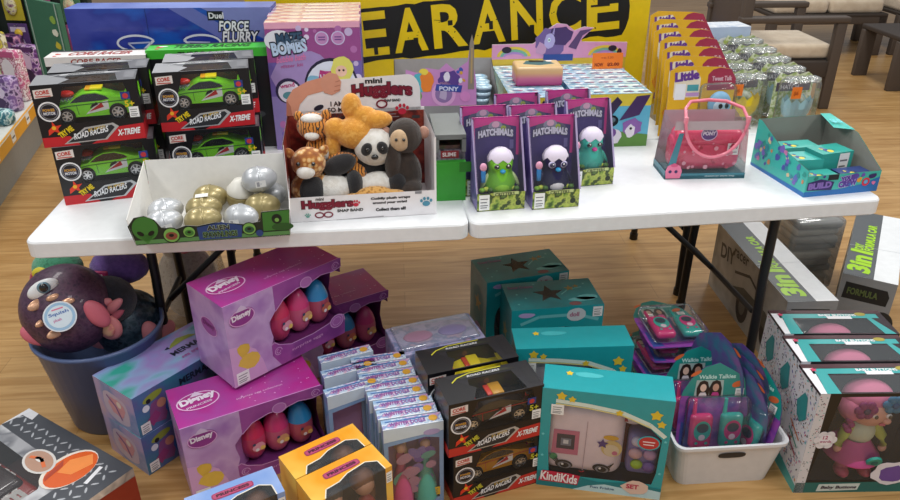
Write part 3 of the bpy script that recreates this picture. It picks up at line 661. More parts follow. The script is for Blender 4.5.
# giraffe, front left
plush('plush_giraffe', 'spotted giraffe plush at the front left of the display box, white muzzle', [((0, .01, .05), (.046, .035, .046), gir), ((0, 0, .118), (.038, .034, .034), gir), ((.03, .012, .03), (.035, .03, .028), gir)],
      [('muzzle', [((-.004, -.030, .106), (.020, .014, .014), wp)]), ('ear', [((-.037, .0, .138), (.010, .007, .015), gir, (0, -35, 0))]), ('ear', [((.034, .0, .143), (.010, .007, .015), gir, (0, 35, 0))]),
       ('eye', [((-.018, -.031, .126), .0045, eyeM)]), ('eye', [((.014, -.033, .126), .0045, eyeM)])], (-.152, -.062, .0), -4, 1.35)
# tiger, back left
plush('plush_tiger', 'orange striped tiger plush behind the giraffe, white brow and paws', [((0, .01, .07), (.045, .04, .07), tig), ((-.012, 0, .165), (.040, .036, .034), tig), ((.055, -.02, .085), (.045, .022, .020), tig), ((.09, -.03, .055), (.026, .02, .026), tig)],
      [('muzzle', [((-.012, -.030, .15), (.018, .014, .011), wp)]), ('brow', [((-.012, -.014, .188), (.026, .018, .012), wp)]), ('ear', [((-.045, 0, .190), (.012, .008, .013), tig)]), ('ear', [((.022, 0, .194), (.012, .008, .013), tig)]),
       ('paw', [((.028, -.03, .045), (.013, .012, .016), bk)]), ('eye', [((-.026, -.029, .168), .004, eyeM)]), ('eye', [((.004, -.031, .168), .004, eyeM)])], (-.118, .020, .040), -8)
# panda, lying across the middle
plush('plush_panda', 'black and white panda plush lying across the middle of the display box', [((-.070, -.01, .030), (.046, .032, .032), wp), ((-.02, 0, .030), (.040, .028, .026), wp), ((.03, .0, .03), (.045, .030, .028), wp)],
      [('head', [((.030, .018, .112), (.046, .040, .044), wp)]), ('ear', [((-.014, .03, .146), (.016, .011, .016), bk)]), ('ear', [((.064, .03, .150), (.016, .011, .016), bk)]), ('back', [((-.01, .035, .062), (.075, .035, .040), bk)]),
       ('eye_patch', [((.010, -.018, .118), (.012, .007, .015), bk, (0, 25, 0))]), ('eye_patch', [((.044, -.020, .120), (.012, .007, .015), bk, (0, -25, 0))]), ('chest_band', [((-.020, -.008, .036), (.020, .031, .033), bk)]),
       ('eye', [((.011, -.026, .120), .004, eyeM)]), ('eye', [((.043, -.028, .122), .004, eyeM)]), ('nose', [((.026, -.026, .102), (.008, .005, .006), eyeM)]), ('leg', [((-.112, -.02, .032), (.030, .028, .036), bk)]), ('leg', [((.075, -.012, .036), (.022, .024, .026), bk)]), ('arm', [((-.050, -.004, .082), (.038, .020, .022), bk, (0, -18, 0))])], (.005, -.040, .030), 2, 1.36)
# brown monkey, right
plush('plush_monkey', 'dark brown monkey plush at the right end of the display box, cream face', [((0, 0, .055), (.040, .035, .060), br), ((.005, 0, .145), (.037, .034, .038), br), ((.014, -.022, .035), (.026, .034, .022), br), ((-.022, -.02, .09), (.018, .02, .05), br)],
      [('face', [((-.006, -.026, .143), (.021, .012, .024), PLUSH('#d8b893', '#cfae88'))]), ('ear', [((-.036, -.002, .152), (.012, .007, .014), PLUSH('#c99a88', '#bf8f7c'))]), ('ear', [((.045, -.002, .152), (.012, .007, .014), PLUSH('#c99a88', '#bf8f7c'))]),
       ('eye', [((-.013, -.037, .148), .0035, eyeM)]), ('eye', [((.003, -.038, .148), .0035, eyeM)])], (.130, -.020, .01), -6, 1.4)
# leopard lying along the front lip
plush('plush_leopard', 'leopard spotted plush lying low along the front edge of the display box', [((0, 0, .028), (.060, .024, .030), leo), ((.055, .0, .022), (.045, .022, .022), leo), ((-.06, .0, .02), (.03, .02, .02), leo)], [('tail', [((.095, .0, .022), (.028, .012, .012), leo)])], (.035, -.090, .026), 0, 1.0)
# golden monkey hugging the top of the pile
plush('plush_bear', 'golden yellow plush sprawled on top of the pile, limbs pointing upward', [((0, 0, .05), (.050, .038, .042), yl), ((-.048, .0, .062), (.032, .025, .030), yl), ((.055, .0, .085), (.045, .023, .024), yl), ((-.005, .02, .115), (.027, .025, .035), yl), ((.028, .01, .092), (.034, .024, .026), yl), ((-.058, 0, .016), (.020, .02, .045), yl), ((.028, -.015, .03), (.022, .02, .040), yl)],
      [('patch', [((-.082, -.02, .004), (.014, .012, .020), wp)])], (-.012, -.005, .165), -4, 1.15)
plush('plush_lion', 'brown plush half hidden in shadow under the golden one', [((0, 0, .06), (.05, .04, .06), PLUSH('#4a2c1c', '#5a3824')), ((.0, -.01, .13), (.036, .03, .03), PLUSH('#4a2c1c', '#5a3824'))], [('ear', [((-.03, 0, .155), (.01, .008, .01), PLUSH('#4a2c1c', '#5a3824'))])], (-.045, .065, .02), 0)

# ================================================================ GREEN CRATE AND PONY TIN TRAY
def green_crate():
    t = thing('display_crate', 'green display crate with grey slotted top under the pony tin tray', 'display box'); w, d, h = .094, .22, .215; b = B(); g = C('#2f9a2c', .4); gy = C('#6f7473', .5)
    b.box(-w/2, -d/2, 0, w/2, d/2, .128, g); b.box(-w/2, -d/2 + .02, .128, w/2, d/2, .160, MIX(['#3a3340', '#57505e', '#8a8490', '#2c2730'], 40, .5))
    F(b, w, d, h).rect(.18, .095, w - .02, .128, C('#257a24'), 1)
    b.box(-w/2, -d/2, .200, w/2, d/2, .215, gy); b.box(-w/2, -d/2, .16, -w/2 + .012, d/2, .205, gy); b.box(w/2 - .012, -d/2, .16, w/2, d/2, .205, gy); b.box(-w/2, d/2 - .01, .16, w/2, d/2, .205, gy)
    b.frame((-w/2, -d/2 + .0195, 0), (1, 0, 0), (0, 0, 1)); b.rect(w - .075, .134, w - .02, .158, C('#8a2430'), 1); b.text('SLIME', w - .07, .140, .012, C('#e4d9dc'), 2, .03)
    b.build('crate', t)
    q = B(); q.box(-w/2 + .014, -.08, .1605, w/2 - .014, d/2 - .012, .172, MIX(['#3a2f3a', '#7a5a50', '#4a5a3a'], 40, .5)); q.build('packed_goods', t); return t
gc = green_crate(); put(gc, at(466.5, 200, TZ), 6, anchor=(.05, -.11, 0))
def grey_crate():
    t = thing('shelf_riser', 'plain grey carton under the pony tin tray, behind the green crate', 'box'); b = B(); g = C('#77797a', .5); b.rbox((0, 0, .08), (.40, .27, .16), .004, g); b.build('carton', t)
    q = B(); q.frame((-.2, -.1355, 0), (1, 0, 0), (0, 0, 1)); q.rect(.02, .02, .38, .11, C('#55595a'), 1); q.rect(.30, .04, .36, .08, C('#8a2430'), 2); q.build('printed_panel', t); return t
gr2 = grey_crate()
def pony_tray():
    t = thing('tin_tray', 'grey sloped tray of small round tins with a pony header card', 'display box'); w, d = .36, .27; b = B(); gy = C('#8d8b8c', .45); gi = C('#a7a2a0', .5)
    def wall(p, n):
        b.quad(*p, gy); q = [Vector(v) + Vector(n) * .002 for v in p]; b.quad(*q[::-1], gi)
    x0, x1, y0, y1 = -w/2, w/2, -d/2, d/2
    wall([(x0, y0, 0), (x1, y0, 0), (x1, y0, .040), (x0, y0, .040)], (0, 1, 0)); wall([(x1, y0, 0), (x1, y1, 0), (x1, y1, .14), (x1, y0, .040)], (-1, 0, 0)); wall([(x0, y1, 0), (x0, y0, 0), (x0, y0, .040), (x0, y1, .14)], (1, 0, 0)); wall([(x1, y1, 0), (x0, y1, 0), (x0, y1, .14), (x1, y1, .14)], (0, -1, 0)); b.box(x0, y0, 0, x1, y1, .002, gy)
    b.build('tray', t)
    c = B(); c.frame((-w/2 + .04, -d/2 + .055, .02), (1, 0, 0), (0, .10, 1)); pk = C('#c78ac4')
    c.poly([(0, 0), (.245, 0), (.243, .09), (.232, .155), (.235, .215), (.228, .245), (.222, .215), (.214, .155), (.17, .125), (.14, .150), (.115, .128), (.07, .135), (.04, .118), (.0, .13)], pk, 0)
    c.poly([(.214, .06), (.236, .06), (.235, .215), (.228, .245), (.220, .215)], C('#8d8278'), 2); c.line([(.226, .08), (.228, .20)], .006, C('#b59a68'), 3)
    c.disc(.13, .045, .042, C('#dba6d6'), 2); c.disc(.13, .045, .030, C('#8f74a8'), 3); c.poly(blob(.128, .045, .014, .02, 12, .2, 3), C('#b9a9c9'), 4)
    c.poly(blob(.055, .085, .030, .036, 16, .15, 4), C('#4fb3c2'), 2); c.poly(blob(.072, .088, .024, .033, 12, .18, 5), C('#e8832c'), 3); c.poly(blob(.062, .122, .015, .010, 10, .2, 5), C('#e8d14a'), 4)
    c.poly(blob(.15, .095, .040, .030, 16, .15, 9), C('#5b3f8c'), 2); c.poly(blob(.142, .105, .011, .018, 12, .15, 4), C('#e6e0ee'), 3); c.poly([(.10, .058), (.19, .05), (.195, .074), (.105, .08)], C('#3a4aa0'), 4); c.text('PONY', .115, .058, .014, C('#cfd4ee'), 5, .04, -3, .065)
    c.art(.17, .08, .212, .14, ['#3b5ab5', '#d9a13c', '#7a4aa0', '#e2e2ee'], 6, 8, 3); c.disc(.205, .035, .018, C('#d68ac8'), 3); c.disc(.03, .04, .024, C('#6a9c4a'), 2)
    c.frame((-w/2 + .04 + .245, -d/2 + .057, .02), (-1, 0, 0), (0, .10, 1)); c.poly([(0, 0), (.245, 0), (.245, .12), (.02, .12)], C('#b9b4b8'), 0); c.build('header_card', t); return t
pt = pony_tray(); q_ = aty(500, 104, 2.52); put(pt, (q_.x, q_.y, TZ + .161), 4, anchor=(.18, -.135, 0)); put(gr2, off(Vector((pt.location.x, pt.location.y, TZ)), 4, -.01, 0), 4)
def tin():
    t = thing('round_tin', '-', 'tin', 'small round pale blue tins in the pony tray'); b = B(); r = .030
    b.lathe([(0, 0), (r, 0), (r, .010), (r - .001, .012)], C('#7f97a8', .3, .5), 20); b.build('base', t)
    b = B(); b.lathe([(r + .001, .010), (r + .001, .017), (r - .004, .020), (0, .020)], C('#b9d3e2', .25, .3), 20); b.frame((0, 0, .0202), (1, 0, 0), (0, 1, 0)); b.disc(0, 0, r * .7, C('#8fb7cf'), 1); b.disc(.002, .002, r * .4, C('#d7e6ee'), 2); b.build('lid', t); return t
t0 = tin(); k = 0; words = {0: 'front', 1: 'second', 2: 'third'}
for r_ in range(3):
    for c_ in range(2):
        for lv in range(4):
            o = t0 if k == 0 else dup(t0); k += 1
            o['label'] = 'pale blue tin, %s column, %s row of the pony tray, %s one' % (('left', 'right')[c_], words[r_], ('bottom', 'second', 'third', 'top')[lv])
            put(o, off(Vector((pt.location.x, pt.location.y, pt.location.z + .003 + lv * .021)), 4, .055 + c_ * .064 + .004 * lv, -.05 + r_ * .064 + .003 * lv), 20 * k)

# ================================================================ CRITTER BOXES (pink and purple, open fronted)
def critter_box(kind, label, toy=True):
    t = thing('hatching_toy_box', label, 'boxed toy', 'pink and purple hatching toy boxes'); w, d, h, lip = .148, .105, .262, .058; b = B()
    pk = C('#d2338f', .3, coat=.3); pu = C('#3d2a72', .35); side = MIX(['#6a58a0', '#8d7dc0', '#4d3f86'], 14, .35, (1, 1, .7)); gn = MIX(['#3f5a26', '#7f9c3c', '#b9c45a', '#2c3f22', '#5f7a3a'], 34, .35); x0, x1, y0, y1 = -w/2, w/2, -d/2, d/2
    # back panel slopes from the rear of the base; sides run from lip to top
    yb = y1 - .030
    b.quad((x1, y1, 0), (x0, y1, 0), (x0, y1, h), (x1, y1, h), C('#4d3f86')); b.quad((x0, yb, 0), (x1, yb, 0), (x1, y1 - .004, h), (x0, y1 - .004, h), pu)
    b.quad((x0, y1 - .004, h), (x1, y1 - .004, h), (x1, y1, h), (x0, y1, h), pk)
    for s in (-1, 1):
        x = s * w / 2; p = [(x, y0, 0), (x, y1, 0), (x, y1, h), (x, y1 - .018, h), (x, y0, lip)]
        b.add(p, [(0, 1, 2, 3, 4)] if s > 0 else [(4, 3, 2, 1, 0)], side); b.add([(a - s * .0015, c, z) for a, c, z in p], [(4, 3, 2, 1, 0)] if s > 0 else [(0, 1, 2, 3, 4)], pu)
        b.quad((x - .003, y0, lip), (x + .003, y0, lip), (x + .003, y1 - .018, h), (x - .003, y1 - .018, h), C('#b6a7cf'))
    b.box(x0, y0, 0, x1, y1, .002, pu); F(b, w, d, h); b.rect(0, 0, w, lip, gn, 0)
    b.frame((x0, y0 + .0015, 0), (1, 0, 0), (0, 0, 1)); b.add([b.p3(0, 0), b.p3(0, lip), b.p3(w, lip), b.p3(w, 0)], [(0, 1, 2, 3)], pu)
    F(b, w, d, h).sticker(.006, .004, .032, .050, 2); b.rect(.05, .05, w - .02, .060, C('#c3d08a'), 1); b.text('CRITTERS', .055, .048, .010, C('#26301a'), 2, .02, 0, .06); b.disc(w - .02, .022, .009, C('#24301c'), 2)
    sl = Vector((0, y1 - .004 - yb, h)).normalized(); b.frame((x0, yb, 0), (1, 0, 0), sl); H = h
    b.rect(0, H - .010, w, H, pk, 1); b.rect(0, H * .55, .010, H, pk, 1); b.rect(w - .010, H * .55, w, H, pk, 1); b.poly([(.01, H - .01), (w - .01, H - .01), (w - .01, H - .03), (w * .5, H - .016), (.01, H - .03)], pk, 1)
    b.poly(blob(w * .5, H - .037, .050, .020, 18, .06, 3), C('#5a5672'), 2); b.poly(blob(w * .5, H - .028, .022, .018, 14, .05, 4), C('#8d8ba5'), 3); b.poly(blob(w * .5, H - .021, .012, .010, 12, .05, 4), C('#d8a9c6'), 4); b.disc(w * .66, H - .034, .009, C('#9fb24a'), 4)
    b.text('HATCHIMALS', w * .14, H - .060, .019, C('#d9d6ea'), 5, .06, 0, w * .72, arc=.007, out=(C('#4a4668'), .13)); b.rect(w - .03, H - .098, w - .018, H - .07, C('#6d62a0'), 2)
    b.build('carton', t)
    pal = {'green': ('#7cc832', '#9ddb3c', '#2f9ad0', '#1d1d22'), 'penguin': ('#1d1a4a', '#eceaf0', '#2f9ad0', '#2a2a52'), 'teal': ('#45b7a4', '#3fa796', '#c9458f', '#1d1d22')}[kind]
    if toy:
        m, bl, bk_, ey = pal; K = Matrix.Translation((.006, -.002, .036)) @ Matrix.Diagonal((1.16, 1.0, 1.0, 1)); q = B(); q.T = K
        q.lathe([(.0005, 0), (.028, .002), (.040, .02), (.041, .042), (.034, .066), (.0305, .080), (.034, .098), (.033, .116), (.025, .134), (.012, .143), (.0005, .145)], C(m, .35, coat=.3), 26); cr_ = q.build('toy_creature', t)
        q = B(); q.T = K; pr = []; n = 28; vs = []
        for k2, (r, z) in enumerate(((.0352, .112), (.0345, .119), (.028, .134), (.014, .1455), (.0005, .1475))):
            for j2 in range(n):
                a = 2 * math.pi * j2 / n; dz = (.007 * math.sin(a * 7)) if k2 == 0 else 0; vs.append((r * math.cos(a), r * math.sin(a), z + dz))
        q.add(vs, [(a * n + j2, a * n + (j2 + 1) % n, (a + 1) * n + (j2 + 1) % n, (a + 1) * n + j2) for a in range(4) for j2 in range(n)], C('#e9dff2', .6), True); q.build('eggshell_cap', cr_)
        for s in (-1, 1):
            q = B(); q.T = K; q.ell((s * .0150, -.0285, .098), (.0105, .007, .011), C('#c9c2e6' if kind == 'penguin' else m, .3)); q.ell((s * .0155, -.0325, .098), (.0075, .006, .008), C(ey, .15, coat=1)); q.ell((s * .014, -.0375, .101), (.002, .0015, .002), C('#ffffff', .2)); q.build('eye', cr_)
            q = B(); q.T = K; q.ell((s * .042, -.004, .045), (.006, .013, .026), C(m if kind != 'green' else '#c9dca0', .4), (0, -s * 22, 0)); q.build('wing', cr_)
        q = B(); q.T = K; q.ell((0, -.036, .084), (.0075, .009, .0065), C(bk_, .25)); q.build('beak', cr_)
        q = B(); q.T = K; q.ell((0, -.023, .030), (.024, .021, .024), C(bl, .5)); q.build('belly', cr_)
        q = B()
        for i in range(9): q.ell((-.055 + i * .0135, -.030 + .006 * (i % 2), .060), (.010, .008, .008), C(('#8fc63c', '#c6d24a', '#4f7a2c')[i % 3], .5), n=8, k=6)
        q.build('paper_grass', t)
        q = B(); q.rbox((-.052, -.030, .105), (.014, .012, .040), .004, C('#3a86c8', .3)); q.ell((-.052, -.03, .134), (.011, .009, .013), C('#e3a1bf', .3)); q.build('accessory', t)
    q = B(); q.quad((x0, y0, lip), (x1, y0, lip), (x1, y1 - .018, h), (x0, y1 - .018, h), FILM(a=.05)); q.build('plastic_window', t); return t
hb = {}
hb['g'] = critter_box('green', 'hatching toy box at the front left holding a green bird with blue beak'); hb['p'] = critter_box('penguin', 'hatching toy box at the front holding a dark blue penguin with white belly'); hb['t'] = critter_box('teal', 'hatching toy box set back to the right holding a teal bird with pink beak')
an = (-.074, -.0525, 0)
on(hb['g'], (477, 212), TZ, 10, an); on(hb['p'], (532, 210), TZ, 10.5, an)
on(hb['t'], (570, 187.5), TZ, 12, an)
hz = critter_box('penguin', 'hatching toy box directly behind the green bird box, only its pink top showing', False)
put(hz, off(hb['g'].location, 10, -.012, .122), 10)
for l2, src, dx, dy in (('hatching toy box directly behind the penguin box, only its pink top showing', 'p', -.026, .120), ('hatching toy box at the back left, third behind the green bird box', 'g', .125, .240), ('hatching toy box at the back right, behind the teal bird box', 't', -.03, .118)):
    c = dup(hz, l2); put(c, off(hb[src].location, 10, dx, dy), 10)

# ================================================================ PONY BLIND BOXES
def pony_box(w, label, front=True):
    t = thing('pony_surprise_box', label, 'boxed toy', 'light blue pony surprise boxes standing in two rows'); d, h = .066, .20; b = B()
    tp = MIX(['#bfe2ee', '#dff0f4', '#8fc4de', '#eef6f8'], 18, .2, coat=.4); sd = MIX(['#7fc4dd', '#4f9cc8', '#b3dcea'], 20, .3)
    shell(b, w, d, h, C('#5fb2cf', .3, coat=.3), sd, tp)
    TP(b, w, d, h); b.rect(0, 0, w, .004, C('#3d7fae'), 1)
    for k in range(max(2, int(w / .055))):
        u = .02 + k * .055; b.disc(u + .010, .026, .011, C('#6c5a86'), 2, .006, 10); b.disc(u + .028, .028, .011, C('#9a3f6e'), 2, .006, -8); b.line([(u, .028), (u + .04, .030)], .003, C('#31526e'), 2); b.disc(u + .02, .052, .012, C('#f4f9fb'), 1, .006)
    if front:
        F(b, w, d, h); b.rect(0, h - .045, w, h, C('#d9c23c'), 1); b.poly([(0, 0), (w, 0), (w, .045), (w * .6, .060), (0, .035)], C('#5a8a3a'), 1.5)
        b.poly([(0, .05), (w * .30, .075), (w * .26, .10), (0, .12)], C('#e0cf4a'), 2); b.poly(blob(w * .17, .12, .038, .032, 14, .12, 3), C('#4f9fb5'), 3); b.poly(blob(w * .16, .135, .018, .018, 10, .1, 3), C('#8fd0c8'), 4)
        b.poly([(w * .60, .10), (w * .80, .19), (w * .98, .195), (w * .86, .12)], C('#41265a'), 3); b.poly([(w * .36, .13), (w * .55, .19), (w * .62, .17), (w * .5, .12)], C('#2d1d44'), 3)
        b.disc(w * .50, .100, .026, C('#2b2f36', .1, .6), 5, .022); b.disc(w * .50, .104, .015, C('#9ba4ad', .1, .8), 6, .010)
        b.poly(blob(w * .78, .075, .036, .034, 14, .14, 8), C('#8a5fa8'), 4); b.poly(blob(w * .76, .060, .018, .026, 12, .14, 8), C('#e6e0ea'), 5); b.disc(w * .765, .070, .005, C('#22202c'), 6)
        b.poly(blob(w * .56, .040, .026, .026, 12, .14, 5), C('#dcd6e0'), 5); b.poly(blob(w * .52, .055, .016, .016, 10, .14, 5), C('#6a3f88'), 6); b.poly(blob(w * .30, .055, .020, .014, 12, .14, 5), C('#e3c93a'), 5)
        b.rect(w * .05, .160, w * .20, .190, C('#e07a2a'), 6); b.text('2.00', w * .07, .168, .012, C('#a13f18'), 7, .03)
    b.build('carton', t); return t
def row(maker, w, px, yaw, n, gap, cname, z=TZ, an_h=0, noun='pony surprise box'):
    f = maker(w, 'light blue %s at the front of the %s row, its picture front showing' % (noun, cname))
    put(f, at(px[0], px[1], z), yaw, anchor=(-w / 2, -.033, 0)); r = maker(w, '-', False); out = [f]
    for i in range(n):
        c = r if i == 0 else dup(r); wd = ('second', 'third', 'fourth', 'fifth', 'sixth', 'seventh')[i]
        c['label'] = 'light blue %s, %s from the front in the %s row' % (noun, wd, cname)
        put(c, off(Vector((f.location.x, f.location.y, z)), yaw, 0, gap * (i + 1)), yaw); out.append(c)
    return out
rr_ = row(pony_box, .285, (571, 148), 5, 6, .0685, 'right')
lr_ = row(pony_box, .215, (509, 152), 5, 6, .0685, 'left')
def pony_header():
    t = thing('pony_header_card', 'pink header card with purple unicorn standing behind the pony surprise boxes', 'display card'); w, h = .56, .335; b = B()
    out = [(0, 0), (w, 0), (w, .285), (w * .66, .29), (w * .655, .30), (w * .70, .325), (w * .74, .345), (w * .67, .350), (w * .60, .335), (w * .54, .36), (w * .47, .365), (w * .41, .345), (w * .37, .315), (w * .30, .285), (0, .285)]
    b.frame((-w/2, -.003, 0), (1, 0, 0), (0, 0, 1)).poly(out, C('#dc9cc4'), 0); b.frame((w/2, .003, 0), (-1, 0, 0), (0, 0, 1)).poly([(w - x, y) for x, y in out[::-1]], C('#c9c3c6'), 0)
    e = [Vector((x - w/2, 0, z)) for x, z in out]; n = len(e)
    b.add([p + Vector((0, -.003, 0)) for p in e] + [p + Vector((0, .003, 0)) for p in e], [(i, n + i, n + (i + 1) % n, (i + 1) % n) for i in range(n)], C('#c9c3c6'))
    b.frame((-w/2, -.003, 0), (1, 0, 0), (0, 0, 1))
    for cx in (.09, .47): b.ring(cx, .235, .07, .012, C('#e2c84a'), 1, .04, a0=0, a1=180); b.ring(cx, .235, .056, .012, C('#7ab8a0'), 1, .030, a0=0, a1=180); b.ring(cx, .235, .045, .01, C('#b58fd0'), 1, .02, a0=0, a1=180)
    b.rect(0, .18, w, .225, C('#d8b93e'), 1); b.disc(.06, .262, .020, C('#2a2138'), 2, .013); b.disc(.50, .262, .018, C('#2a2138'), 2, .012); b.disc(.53, .245, .01, C('#3a1f2c'), 2, .016)
    b.poly(blob(w * .43, .29, .062, .060, 22, .10, 3), C('#77609c'), 2); b.poly(blob(w * .50, .315, .050, .038, 16, .12, 8), C('#4a3268'), 3); b.poly([(w * .56, .27), (w * .64, .335), (w * .735, .342), (w * .66, .315), (w * .62, .26)], C('#5c4270'), 3)
    b.poly(blob(w * .42, .295, .022, .030, 14, .08, 5), C('#b8aee0'), 4); b.disc(w * .415, .30, .006, C('#d8eef2'), 5, .009); b.disc(w * .415, .30, .003, C('#2a1e44'), 6); b.poly([(w * .435, .325), (w * .455, .36), (w * .450, .32)], C('#a99ad0'), 5)
    b.poly(blob(w * .36, .265, .022, .026, 10, .2, 9), C('#c79bc0'), 3); b.rect(w * .38, .215, w * .60, .242, C('#2f4f9a'), 4)
    b.build('card', t); return t
ph = pony_header(); q_ = off(Vector((lr_[-1].location.x, lr_[-1].location.y, TZ)), 5, .17, .042); put(ph, q_, 5)
def price_card():
    t = thing('price_card', 'orange price card standing on the pony surprise boxes', 'price sign'); b = B(); w, h = .125, .062
    b.box(-w/2, -.001, 0, w/2, .001, h, C('#ee7a24', .5)); b.frame((-w/2, -.001, 0), (1, 0, 0), (0, 0, 1)); b.text('NOW', .010, .010, .013, C('#8a2f10'), 1, .04, 0, .034); b.text('$2.00', .062, .010, .013, C('#8a2f10'), 1, .05, 0, .048); b.text('was 5.00', .035, .040, .008, C('#b04a18'), 1, .01, 0, .05)
    b.build('card', t); return t
pc = price_card(); put(pc, at(592, 69, TZ + .201), 5, tilt=-8, anchor=(-.0625, 0, 0)); pc.location.z = TZ + .201
def drum():
    t = thing('tipped_box', 'open gold and magenta box lying on the left row of pony boxes', 'box'); w, d, h = .175, .12, .072; b = B()
    sd = MIX(['#b03a76', '#c96a8c', '#d8a878', '#dcb98a'], 1, .35, (1, 1, 12.5), kind='grad'); b.rbox((0, 0, h/2), (w, d, h), .010, sd, 3); b.build('carton', t)
    q = B(); q.frame((-w/2, -d/2, h + .0004), (1, 0, 0), (0, 1, 0)); q.rect(.012, .012, w - .012, d - .012, C('#d8b98a'), 0); q.poly([(.03, .05), (.09, .03), (.15, .05), (.13, .10), (.05, .10)], C('#3f6a72'), 1); q.poly([(.06, .08), (.11, .075), (.12, .10), (.06, .105)], C('#1b1c22'), 2); q.disc(.135, .09, .012, C('#ece4e0'), 3); q.build('lid_art', t)
    return t
dr = drum(); put(dr, at(516, 87, TZ + .2005), 4, anchor=(-.0875, -.06, 0))
pd_box = None

# ================================================================ YELLOW CARDED BIRD PACKS
def bird_pack(detail=True):
    t = thing('carded_bird_toy', '-', 'carded toy', 'yellow carded bird toys in a row'); w, h = .235, .265; b = B()
    pts = [(0, 0), (w, 0), (w, .22), (w - .02, .25), (w - .06, .258), (.03, .265), (.0, .25)]
    b.frame((-w/2, .0, 0), (1, 0, 0), (0, 0, 1)).poly(pts, C('#e9b422', .35, coat=.3), 0); b.frame((w/2, .002, 0), (-1, 0, 0), (0, 0, 1)).poly([(w - x, y) for x, y in pts[::-1]], C('#d8cfc0'), 0)
    b.frame((-w/2, .0, 0), (1, 0, 0), (0, 0, 1)); b.poly([(.135, .185), (w, .185), (w, .22), (w - .02, .25), (w - .06, .256), (.15, .25), (.135, .235)], C('#a8324e'), 1); b.text('Tweet Talk', .15, .215, .014, C('#e3b9c4'), 2, .03, 0, .07)
    b.poly([(.018, .165), (.018, .215), (.03, .245), (.09, .25), (.11, .225), (.11, .165)], C('#efe2c9'), 1); b.text('Little', .022, .216, .026, C('#6a3b96'), 3, .06, 6, .08); b.rect(.022, .158, .06, .208, C('#f3f3f5'), 2); b.rect(.065, .185, .105, .205, C('#4fa3ab'), 2); b.rect(.062, .168, .108, .180, C('#c79bd0'), 2)
    b.poly(blob(.06, .08, .05, .05, 14, .1, 3), C('#e9952a'), 1); b.text('LIVE BIRD', .02, .02, .02, C('#7a3d96'), 2, .03, 0, .09)
    b.build('card', t)
    q = B(); z = .115
    q.ell((.055, -.028, z - .045), (.044, .026, .050), C('#5f93b8', .5)); q.ell((.055, -.028, z + .030), (.040, .026, .042), C('#78aacb', .5)); q.ell((.050, -.046, z + .026), (.024, .012, .024), C('#bcd2e2', .5)); q.ell((.055, -.048, z - .01), (.022, .012, .016), C('#d8dfe6', .5)); bd = q.build('bird', t)
    q = B(); q.ell((.046, -.056, z + .030), (.0075, .005, .0085), C('#16161c', .1)); q.ell((.068, -.054, z + .030), (.0075, .005, .0085), C('#16161c', .1)); q.build('eyes', bd)
    q = B(); q.ell((.057, -.06, z + .016), (.005, .006, .004), C('#e3a23a', .3)); q.build('beak', bd)
    if detail:
        q = B()
        for i in range(9): q.ell((-.06 + i * .017, -.03, .03 + .012 * (i % 3)), (.014, .012, .016), C(('#3f6f86', '#c9c23c', '#2f4f5a', '#87a8a0')[i % 4], .5), n=8, k=6)
        q.build('leaf_decoration', t)
    q = B(); q.rbox((.045, -.030, .112), (.125, .058, .205), .024, FILM(a=.05), 3); q.build('blister', t); return t
bp = bird_pack(); bp['label'] = 'yellow carded bird toy at the front of its row, above the pink handbag case'
BY = 7
bp.scale = (1.06, 1.1, 1.13); q_ = at(672, 67, TZ + .299); put(bp, (q_.x + .124, q_.y, TZ + .002), BY, tilt=-4)
def riser(name, label, w, n, st, rise, start):
    t = thing(name, label, 'display stand'); b = B(); g = C('#b59a72', .6)
    for i in range(start, n): b.box(-w/2, i * st - st/2, 0, w/2, i * st + st/2 - .0005, rise * (i - start + 1), g)
    b.build('steps', t); return t
BS, BR = .084, .017
rs_ = riser('stepped_riser', 'brown card steps hidden under the rear yellow bird packs', .20, 7, BS, BR, 1)
put(rs_, off(Vector((bp.location.x, bp.location.y, TZ)), BY, .07, -.012), BY)
for i in range(6):
    c = dup(bp); c['label'] = 'yellow carded bird toy, %s behind the front one' % ('first', 'second', 'third', 'fourth', 'fifth', 'sixth')[i]
    put(c, off(Vector((bp.location.x, bp.location.y, TZ + BR * (i + 1) + .002)), BY, .004 * (i % 3 - 1) + .016 * (i + 1), BS * (i + 1)), BY + (i % 3 - 1) * 1.2, tilt=-4)
def pink_pack(name, lab, c1, c2, w, d, h):
    t = thing(name, lab, 'boxed toy'); b = B(); shell(b, w, d, h, C(c1, .3, coat=.3), C(c1, .3), MIX([c2, '#f2f6fa', c1], 16, .2, coat=.4)); F(b, w, d, h).art(.01, .01, w - .01, h - .01, [c2, '#f2f2f2', '#8a2f5c'], 8, 4); b.build('carton', t); return t

